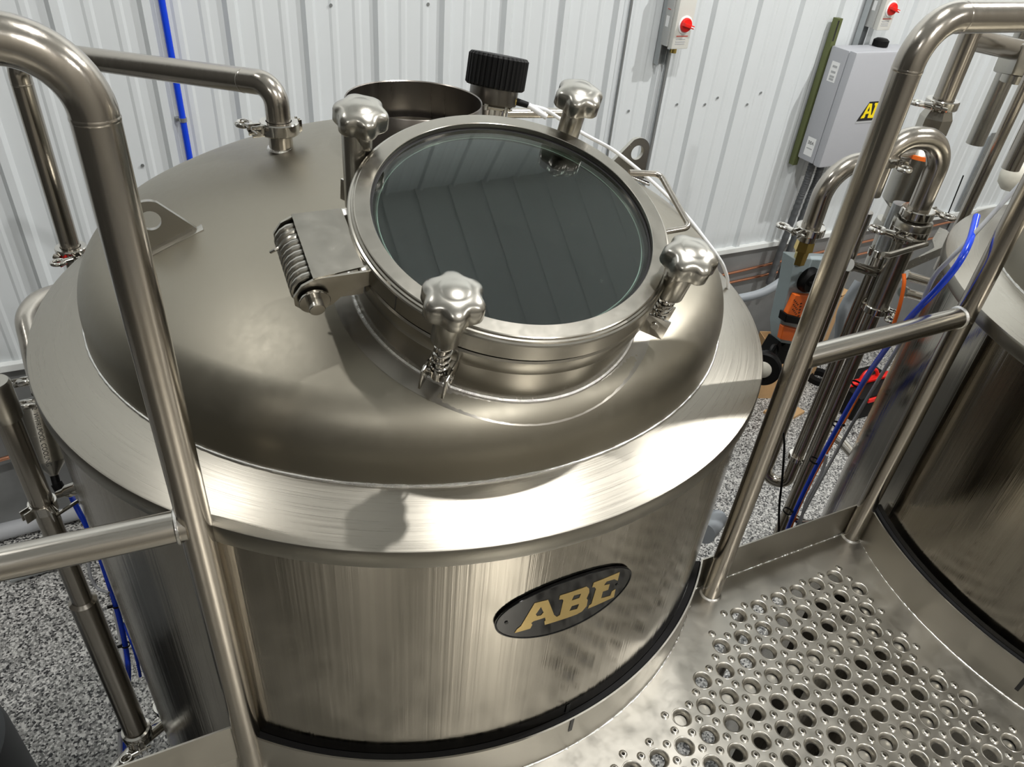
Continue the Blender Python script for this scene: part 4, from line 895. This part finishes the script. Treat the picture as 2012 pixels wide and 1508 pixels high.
# ------------------------------------------------------------------ piping between the vessels and the wall, right
YC = 1.09
def vline(px, py, y): 
    p = pt(px, py, y=y); return p.x, p.y
def pipe(name, P, r, label, rad=0.05, mat=None, cat='pipe', clamps=(), parts=None):
    t = thing(name, Vector(P[-1]), label, cat); bm = NB(); sweep(bm, fillet(P, rad, 12), r, 26); obj('tube', bm, mat or M_TUBE, t)
    for c, ax, ear, rr in clamps: tri_clamp(t, c, ax, ear, rr)
    return t
# front vertical pipe with the looping U bend above it
x2, y2 = vline(1710, 632, YC)
zU = zat(x2, y2, 1810, 420)
zs0 = zat(x2, y2, 1765, 560); zs1 = zat(x2, y2, 1742, 612)
u_top = pt(1800, 276, y=YC - 0.02); u_l = pt(1748, 330, y=YC + 0.06)
xl, yl = u_l.x, u_l.y
FP = thing('riser_pipe', (x2, y2, FL), 'steel riser pipe topped by a tight U-bend, seen between the right handrail posts', 'pipe')
bm = NB(); RU = 0.0254
ztU = zat(x2, y2, 1850, 268) ; 
lq = pt(1722, 345, y=YC + 0.03)
pth = fillet([Vector((x2, y2, zU)), Vector((x2, y2, ztU)), Vector((lq.x, lq.y, ztU)), Vector((lq.x, lq.y, zU + 0.05))], 0.09, 16); sweep(bm, pth, RU, 30); obj('u_bend', bm, M_TUBE, FP)
tri_clamp(FP, (x2, y2, zU), (0, 0, 1), (0.9, 0.1, 0), 0.032)
tri_clamp(FP, (lq.x, lq.y, zat(lq.x, lq.y, 1736, 312)), (0, 0, 1), (0.6, -0.8, 0), 0.030)
z_sp = zat(x2, y2, 1790, 470)
bm = NB(); lathe(bm, [(0.0254, zU - 0.004), (0.030, zU - 0.015), (0.044, zU - 0.018), (0.046, zU - 0.022), (0.046, z_sp + 0.012), (0.043, z_sp), (0.032, z_sp - 0.008), (0.0285, z_sp - 0.02), (0.0285, zs1)], Matrix.Translation((x2, y2, 0)), 40); obj('valve_body', bm, M_MACH, FP)
tri_clamp(FP, (x2 + 0.0, y2, z_sp + 0.02), (0, 0, 1), (-0.9, -0.4, 0), 0.038)
tri_clamp(FP, (x2, y2, zs1), (0, 0, 1), (0.5, -0.85, 0), 0.027)
bm = NB(); cyl(bm, Vector((x2, y2, FL)), Vector((x2, y2, zs1)), PR, 26); obj('lower_tube', bm, M_TUBE, FP)
# flat triangular valve lever
v1 = pt(1786, 514, y=YC - 0.075); P = [v1, pt(1874, 477, z=v1.z), pt(1872, 464, z=v1.z), pt(1860, 452, z=v1.z), pt(1846, 447, z=v1.z), pt(1832, 470, z=v1.z), pt(1836, 487, z=v1.z)]
bm = NB(); lo = [bm.verts.new(p) for p in P]; hi = [bm.verts.new(p - Vector((0, 0, 0.026))) for p in P]; n = len(P)
for i in range(n): bm.faces.new((lo[i], lo[(i + 1) % n], hi[(i + 1) % n], hi[i]))
bm.faces.new(lo); bm.faces.new(hi[::-1]); yk = obj('valve_yoke', bm, M_CAST, FP, smooth=20)
yd_ = (P[1] - P[0]).normalized(); yn = Vector((yd_.y, -yd_.x, 0)).normalized()
bm = NB(); cyl(bm, P[1] - yd_ * 0.008 - Vector((0, 0, 0.012)), P[1] - yd_ * 0.008 - Vector((0, 0, 0.012)) + yn * 0.004, 0.009, 20); obj('yoke_cap', bm, M_LABEL, yk)
bm = NB(); sweep(bm, [pt(1735, 500, y=YC - 0.07), pt(1745, 502, y=YC - 0.07), pt(1820, 480, y=YC - 0.05)], [0.006, 0.008, 0.007], 10); obj('valve_lever', bm, M_CAST, FP)
# back riser with its U bend under the platform
x1_, y1_ = vline(1676.7, 632, 1.14)
zc1 = zat(x1_, y1_, 1567, 897)
xr = pt(1512, 930, z=zc1 - 0.02)
RB_ = thing('riser_pipe', (x1_, y1_, zc1 - 0.1), 'rear steel riser pipe that turns back up in a hairpin below the right handrail', 'pipe')
bot = zat(x1_, y1_, 1548, 955)
zup = zat(x1_, y1_, 1724, 500)
xh = pt(1522, 880, z=zc1)
bm = NB(); pth = fillet([Vector((x1_, y1_, zup)), Vector((x1_, y1_, bot)), Vector((xh.x, xh.y, bot)), Vector((xh.x, xh.y, zup + 0.1))], 0.058, 14); sweep(bm, pth, PR, 26); obj('tube', bm, M_TUBE, RB_)
tri_clamp(RB_, (x1_, y1_, zc1), (0, 0, 1), (-0.3, -1, 0), 0.0235, nut=False)
tri_clamp(RB_, (x1_, y1_, zat(x1_, y1_, 1728, 495)), (0, 0, 1), (0.9, -0.5, 0), 0.0235)
bm = NB(); cyl(bm, Vector((x1_, y1_, zup)), Vector((x1_, y1_, zat(x1_, y1_, 1770, 400))), 0.021, 24); obj('upper_tube', bm, M_GALV, RB_)
# stubs of small bore pipe
for (a, b2, lab) in (((1672, 522), (1738, 540), 'short polished pipe stub left of the valve lever'), ((1778, 541), (1832, 556), 'upper polished pipe stub right of the orange hose'), ((1776, 574), (1832, 590), 'lower polished pipe stub right of the orange hose')):
    A = pt(*a, y=YC + 0.05); B = pt(*b2, y=YC + 0.03); bm = NB(); sweep(bm, [A, B], 0.0125, 18); cyl(bm, A - (B - A).normalized() * 0.006, A + (B - A).normalized() * 0.004, 0.016, 18)
    obj('side_stub', bm, M_POL, FP)
# upper right riser: tube, clamp, hex union
xd, yd = vline(1885, 120, 1.28)
zd_ = zat(xd, yd, 1857, 205); zt_ = zat(xd, yd, 1900, 75)
UR = thing('header_pipe', (xd, yd, zd_), 'steel header pipe under the right top rail with clamp, hex union and branch', 'pipe')
bm = NB(); sweep(bm, [Vector((xd, yd, zd_)), Vector((xd, yd, zt_ + 0.03))], 0.0254, 28); obj('tube', bm, M_TUBE, UR)
bm = NB(); sweep(bm, [Vector((xd, yd, zt_)), pt(2100, 122, y=yd + 0.0)], 0.0254, 28); obj('branch_tube', bm, M_TUBEX, UR)
tri_clamp(UR, (xd, yd, zd_), (0, 0, 1), (-0.9, -0.5, 0), 0.033)
zh0 = zat(xd, yd, 1845, 232); zh1 = zat(xd, yd, 1836, 262)
bm = NB(); lathe(bm, [(0.0254, zd_), (0.030, zd_ - 0.012), (0.040, zh0), (0.040, zh1), (0.030, zh1 - 0.008), (0.019, zh1 - 0.012), (0.019, zh1 - 0.08)], Matrix.Translation((xd, yd, 0)), 6); obj('hex_union', bm, M_MACH, UR, smooth=15)
zo = zat(xd, yd, 1800, 300)
bm = NB(); lathe(bm, [(0.019, zo + 0.045), (0.040, zo + 0.03), (0.060, zo + 0.004), (0.052, zo - 0.004), (0.052, zo - 0.13), (0.03, zo - 0.15), (0.03, zo - 0.2)], Matrix.Translation((xd, yd, 0)), 40); am = obj('sensor_body', bm, M_CAST, UR)
bm = NB(); lathe(bm, [(0.0525, zo - 0.002), (0.0635, zo - 0.002), (0.0635, zo + 0.008), (0.0525, zo + 0.008)], Matrix.Translation((xd, yd, 0)), 48, close=True); obj('sensor_ring', bm, M_ORANGE, am, label='orange plastic ring')
bm = NB(); zf = zo - 0.22; lathe(bm, [(0, zf + 0.03), (0.044, zf + 0.03), (0.048, zf + 0.015), (0.048, zf), (0.030, zf - 0.01), (0.030, zf - 0.12), (0, zf - 0.12)], Matrix.Translation((xd, yd, 0)), 36); obj('lower_fitting', bm, M_CAST, UR)
# parallel tubes at the right edge
for k, (a, b2, r, mat, yy, lab) in enumerate((((1975, 150), (1924, 285), 0.026, M_CAST, 1.45, 'dull steel tube with open end, leftmost of the uprights at the right edge'), ((1992, 215), (1875, 540), 0.0145, M_TUBE, 1.20, 'slim steel tube running down to the blue hose at right'), ((2030, 240), (1975, 330), 0.025, M_TUBE, 1.3, 'steel tube at the right edge above the cream fitting'))):
    A = pt(*a, y=yy); x_, y_ = A.x, A.y; z0_ = zat(x_, y_, *b2); 
    bm = NB(); sweep(bm, [Vector((x_, y_, A.z + 0.25)), Vector((x_, y_, z0_))], r, 22); o = obj('upright_tube', bm, mat, None); recenter(o, (x_, y_, z0_)); tag(o, lab, 'pipe')
A = pt(1992, 345, y=1.5); bm = NB(); lathe(bm, [(0, 0.05), (0.02, 0.048), (0.038, 0.03), (0.045, 0.0), (0.04, -0.03), (0.022, -0.05), (0, -0.052)], Matrix.Translation(A), 28); o = obj('insulated_fitting', bm, M_CREAM, None); recenter(o, A); tag(o, 'rounded cream coloured fitting at the right edge above the second vessel', 'fitting')
A = pt(2008, 118, y=1.27); bm = NB(); box(bm, (0, 0, 0), (0.09, 0.07, 0.075), frame(A, (0.1, 0.1, 1), (1, -0.3, 0)), 0.008); cyl(bm, A - Vector((0, 0, 0.035)), A - Vector((0, 0, 0.055)), 0.03, 24)
MB = frame(A, (0.1, 0.1, 1), (1, -0.3, 0)); o = obj('valve_block', bm, M_CAST, None); recenter(o, A)
tag(o, 'squared steel valve block under the header pipe at the right edge', 'valve')
a = wallp(1905, 370, 0.03); bm = NB(); box(bm, (a[0], 0.024, a[1]), (0.055, 0.004, 0.85), WM)
for k in range(8): box(bm, (a[0], 0.027, a[1] - 0.35 + 0.1 * k), (0.016, 0.003, 0.03), WM)
o = obj('slotted_strut', bm, M_GALV, None, smooth=0); recenter(o, WM @ Vector((a[0], 0.024, a[1]))); tag(o, 'flat grey slotted metal strip on the wall behind the slim tube at right', 'bracket')
A = pt(1862, 422, y=YC); B = pt(1893, 345, y=YC); bm = NB(); sweep(bm, [Vector((x2 + 0.03, y2, A.z)), A, B], 0.0016, 8); obj('cable_tie_tail', bm, M_BLACK, FP)
# elbow pipe into the dosing pump at centre right
xe, ye = vline(1592, 450, 1.30)
zE = zat(xe, ye, 1594, 452); zE2 = zat(xe, ye, 1612, 398)
EP = thing('elbow_pipe', (xe, ye, zE), 'clamped steel elbow pipe above the orange and grey pump unit', 'pipe')
bm = NB(); pth = fillet([Vector((xe, ye, zE)), Vector((xe, ye, zE + 0.17)), Vector((xe + 0.30, ye - 0.02, zE + 0.20))], 0.10, 14); sweep(bm, pth, 0.0254, 28); obj('tube', bm, M_TUBE, EP)
tri_clamp(EP, (xe, ye, zE), (0, 0, 1), (-0.98, -0.15, 0), 0.032)
bm = NB(); zf = zat(xe, ye, 1583, 487); lathe(bm, [(0.0254, zE), (0.0254, zE - 0.03), (0.0185, zE - 0.034), (0.0185, zf + 0.01)], Matrix.Translation((xe, ye, 0)), 28); obj('ferrule', bm, M_TUBE, EP)
bm = NB(); lathe(bm, [(0.0, zf + 0.02), (0.024, zf + 0.02), (0.026, zf - 0.008), (0.018, zf - 0.012), (0.016, zf - 0.05)], Matrix.Translation((xe, ye, 0)), 6); obj('brass_union', bm, M_BRASS, EP, smooth=10)
# pump / transmitter unit (grey housing, orange front)
c0 = pt(1584, 520, y=1.30); yP = 1.30
PU = thing('pump_unit', pt(1545, 700, y=yP), 'grey and orange pump unit with black dial behind the right handrail post', 'pump')
def slab(name, pix, y0, depth, mat, par=None, label=None, tilt=0.0):
    bm = NB(); P = [pt(px, py, y=y0) for px, py in pix]; lo = [bm.verts.new(p) for p in P]; hi = [bm.verts.new(p + Vector((0.0, depth, 0))) for p in P]; n = len(P)
    for i in range(n): bm.faces.new((lo[i], lo[(i + 1) % n], hi[(i + 1) % n], hi[i]))
    bm.faces.new(lo); bm.faces.new(hi[::-1])
    bmesh.ops.bevel(bm, geom=bm.edges[:], offset=0.002, segments=1, affect='EDGES')
    return obj(name, bm, mat, par or PU, smooth=20, label=label)
slab('housing', [(1560, 508), (1640, 512), (1622, 600), (1590, 690), (1535, 690), (1532, 640), (1552, 560)], yP, 0.045, M_PUMPG)
slab('orange_cover', [(1564, 580), (1600, 583), (1582, 640), (1545, 622)], yP - 0.018, 0.018, M_ORANGE, label='bright orange upper cover')
slab('orange_cover', [(1540, 642), (1572, 650), (1556, 672), (1534, 668)], yP - 0.018, 0.018, M_ORANGE, label='bright orange lower cover')
slab('black_latch', [(1546, 618), (1582, 628), (1577, 640), (1542, 634)], yP - 0.024, 0.03, M_BLACK)
c = pt(1586, 548, y=yP); bm = NB(); lathe(bm, [(0.037, 0), (0.037, 0.014), (0.030, 0.024), (0, 0.024)], frame(c, (0, -1, 0)), 36); box(bm, (0, 0, 0.028), (0.040, 0.012, 0.014), frame(c, (0, -1, 0)), 0.002); obj('dial', bm, M_BLACK, PU)
bm = NB()
for i in range(4):
    for j in range(3):
        p = pt(1561 + 2.2 * i - 1.5 * j, 590 + 9 * j + 3 * i, y=yP - 0.0185); box(bm, p, (0.004, 0.001, 0.003))
p = pt(1572, 596, y=yP - 0.0185)
for k in range(5): q = pt(1574 - 1.2 * k, 597 + 6 * k, y=yP - 0.0187); box(bm, q, (0.007, 0.001, 0.0028))
obj('printed_marks', bm, M_INK, PU, smooth=0)
slab('black_foot', [(1532, 672), (1560, 676), (1545, 715), (1520, 720), (1512, 705)], yP, 0.05, M_BLACK)
# pump end with flange disc
c = pt(1500, 722, y=1.22); ax_p = Vector((-0.75, -0.62, 0.15))
PE = thing('dosing_pump', c, 'black round pump head with pale centre peeking out right of the vessel rim', 'pump')
bm = NB(); Mq = frame(c, ax_p); lathe(bm, [(0.020, 0.020), (0.045, 0.020), (0.050, 0.015), (0.050, -0.004), (0.034, -0.008), (0.030, -0.05), (0.02, -0.09), (0, -0.09)], Mq, 40); obj('flange', bm, M_BLACK, PE)
bm = NB(); lathe(bm, [(0, 0.026), (0.020, 0.024), (0.026, 0.019), (0.026, 0.010)], Mq, 32); obj('core', bm, M_CREAM, PE, label='pale centre disc')
bm = NB(); lathe(bm, [(0.022, -0.004), (0.024, 0), (0.022, 0.004), (0.020, 0)], frame(pt(1520, 692, y=1.24), (0.3, -0.9, 0.3)), 24, close=True); obj('lifting_ring', bm, M_BLACK, PE)
# orange and grey hoses
hose('air_hose', [(1919, 425, 1.62), (1905, 475, 1.56), (1880, 522, 1.54), (1840, 570, 1.57), (1790, 622, 1.66), (1745, 680, 1.80), (1700, 745, 1.98), (1650, 832, 2.15), (1600, 925, 2.3), (1560, 1010, 2.4), (1540, 1060, 2.5)], 0.0062, M_BLUE, 'blue air hose curving down beside the second vessel, between the right posts')
hose('orange_hose', [(1776, 538, 2.0), (1776, 560, 2.0), (1768, 600, 2.02), (1755, 640, 2.05), (1735, 690, 2.08), (1700, 752, 2.15), (1652, 840, 2.23), (1602, 930, 2.33), (1562, 1015, 2.43), (1548, 1060, 2.5)], 0.0045, M_ORANGE, 'thin orange hose running down beside the blue hose at right')
hose('grey_hose', [(2030, 335, 1.60), (1960, 410, 1.59), (1905, 470, 1.57), (1868, 508, 1.57), (1838, 540, 1.60), (1820, 575, 1.66), (1805, 610, 1.70), (1760, 690, 1.85), (1715, 765, 2.02), (1665, 850, 2.18), (1615, 940, 2.3), (1575, 1015, 2.4), (1556, 1060, 2.5)], 0.0042, M_GREYCB, 'light grey hose running from the right edge down beside the blue hose')
hose('thin_black_cable', [(1539, 850, 2.1), (1541, 880, 2.12), (1537, 940, 2.18), (1531, 1000, 2.26), (1530, 1080, 2.4)], 0.0032, M_BLACK, 'thin black cable hanging just right of the right handrail post', 'cable')
hose('grey_cable', [(1625, 895, 2.25), (1612, 935, 2.3), (1585, 985, 2.36), (1572, 1030, 2.42)], 0.0045, M_GREYCB, 'loose grey cable loop below the hose bundle at right', 'cable')
for (px, py, d, w_) in ((1683, 755, 2.13, 'topmost'), (1645, 835, 2.2, 'second'), (1600, 905, 2.28, 'third'), (1548, 1005, 2.38, 'lowest')):
    c = pt(px, py, d=d); bm = NB(); lathe(bm, [(0.013, -0.0025), (0.0145, -0.0025), (0.0145, 0.0025), (0.013, 0.0025)], frame(c, (0.1, -0.1, 1)), 18, close=True); box(bm, (0.018, 0, 0), (0.012, 0.005, 0.006), frame(c, (0.1, -0.1, 1), (1, -0.3, 0)), 0.001)
    o = obj('cable_tie', bm, M_BLACK, None); recenter(o, c); tag(o, 'black cable tie on the hose bundle at right, %s of four' % w_, 'cable tie', 'cable ties on the right hose bundle')
# grey drain hose and cardboard against the lower wall
P = [(1440, 590, 2.9), (1500, 575, 2.95), (1560, 540, 3.0), (1620, 530, 3.0)]
hose('corrugated_hose', P, 0.017, M_PVC, 'grey hose sagging along the lower wall below the copper pipes')
hose('corrugated_hose', [(1690, 555, 2.85), (1668, 590, 2.85), (1655, 620, 2.85), (1650, 665, 2.9), (1640, 720, 3.0)], 0.020, M_PVC, 'grey hose loop seen between the right handrail post and the rear riser')
def carton(c, size, rz, label, tilt=0.0):
    M = Matrix.Translation(c) @ Matrix.Rotation(rz, 4, 'Z') @ Matrix.Rotation(tilt, 4, 'X')
    t = thing('cardboard_box', c, label, 'box')
    bm = NB(); sx, sy, sz = size
    for s in (-1, 1):
        box(bm, (s * sx / 2, 0, sz / 2), (0.004, sy, sz), M); box(bm, (0, s * sy / 2, sz / 2), (sx, 0.004, sz), M)
    box(bm, (0, 0, 0.004), (sx, sy, 0.004), M); obj('carton_body', bm, M_CARD, t, smooth=0)
    bm = NB(); box(bm, (sx / 2 + 0.05 * sx, 0, sz + 0.01), (0.12, sy, 0.004), M @ Matrix.Rotation(0.0, 4, 'Y')); obj('flap', bm, M_CARD, t, smooth=0)
    return t
q = pt(1635, 650, y=2.95); carton((q.x + 0.02, 3.12, FL), (0.22, 0.18, zat(q.x, 2.82, 1652, 612) - FL), 0.3, 'tall open cardboard box standing behind the right handrail post')
q = pt(1505, 765, z=FL); q.y -= 0.12; carton((q.x, q.y + 0.12, FL), (0.26, 0.22, zat(q.x, q.y, 1512, 672) - FL), -0.35, 'cardboard box on the floor behind the black pump head')
q1b = Vector((q.x, q.y + 0.12, zat(q.x, q.y, 1512, 672)))
q = pt(1512, 780, z=FL + 0.03); bm = NB(); q.y -= 0.16; M = Matrix.Translation((q.x, q.y, FL)) @ Matrix.Rotation(0.2, 4, 'Z'); box(bm, (0, 0, 0.01), (0.26, 0.16, 0.02), M); o = obj('cardboard_sheet', bm, M_CARD, None, smooth=0); recenter(o, (q.x, q.y, FL)); tag(o, 'flattened cardboard lying on the floor beside the vessel at right', 'cardboard')
# loose fittings on top of the carton
q = q1b + Vector((0.0, 0.0, 0.045)); t = thing('fitting_pile', q, 'small pile of loose metal fittings on top of the cardboard box', 'fittings')
bm = NB()
for i in range(9):
    a = random.uniform(0, PI); c = q + Vector((random.uniform(-0.06, 0.08), random.uniform(-0.05, 0.05), random.uniform(-0.01, 0.03))); d = Vector((math.cos(a), math.sin(a), random.uniform(0.1, 0.8))).normalized() * 0.04
    cyl(bm, c - d, c + d, 0.008, 10); cyl(bm, c + d, c + d * 1.25, 0.014, 10)
cyl(bm, q - Vector((0, 0, 0.02)), q + Vector((0, 0, 0.11)), 0.004, 8); obj('steel_fittings', bm, M_POL, t)
# red tool case and black bits on the floor
q = pt(1700, 760, z=FL + 0.15); t = thing('tool_case', (q.x, q.y, FL), 'black and red tool case on the floor behind the hose bundle', 'case')
bm = NB(); box(bm, (q.x, q.y, FL + 0.10), (0.45, 0.30, 0.20), None, 0.02); obj('case_body', bm, M_BLACK, t)
bm = NB(); box(bm, (q.x, q.y - 0.155, FL + 0.17), (0.30, 0.02, 0.03), None, 0.005); box(bm, (q.x, q.y, FL + 0.215), (0.44, 0.05, 0.02), None, 0.005); obj('case_trim', bm, M_RED, t)
bm = NB(); sweep(bm, spline([(q.x - 0.1, q.y, FL + 0.2), (q.x - 0.05, q.y + 0.01, FL + 0.28), (q.x + 0.05, q.y + 0.01, FL + 0.28), (q.x + 0.1, q.y, FL + 0.2)], 6), 0.012, 10); obj('case_handle', bm, M_RED, t)
q = pt(1612, 735, z=FL + 0.05); bm = NB(); lathe(bm, [(0.05, 0), (0.10, 0.0), (0.10, 0.04), (0.05, 0.04)], Matrix.Translation((q.x, q.y, FL)), 24, close=True); cyl(bm, (q.x - 0.05, q.y + 0.12, FL + 0.03), (q.x + 0.12, q.y + 0.16, FL + 0.05), 0.03, 12)
o = obj('coiled_strap', bm, M_BLACK, None); recenter(o, (q.x, q.y, FL)); tag(o, 'black coiled strap on the speckled floor between the right handrail post and riser', 'strap')
# pipes under the back toe board and pipe stubs beside the second vessel
for (a, b2, r, d0, d1, lab) in (((1655, 870), (1700, 905), 0.014, 2.35, 2.3, 'upper'), ((1565, 1020), (1600, 1030), 0.012, 2.45, 2.4, 'lower')):
    A = pt(*a, d=d0); B = pt(*b2, d=d1); bm = NB(); sweep(bm, [A - (B - A) * 0.3, A, (A + B) / 2 + Vector((0, 0, -0.01)), B], r, 14); o = obj('drain_stub', bm, M_TUBE, None); recenter(o, A); tag(o, '%s small pipe stub beside the hose bundle below the right mid rail' % lab, 'pipe')
bm = NB(); cyl(bm, pt(1385, 1050, d=2.3), pt(1410, 1020, d=2.45), 0.03, 20); 
o = obj('floor_hose_end', bm, M_PVC, None); recenter(o, pt(1385, 1050, d=2.3)); tag(o, 'grey pipe end on the floor between the vessel and the right post', 'pipe')
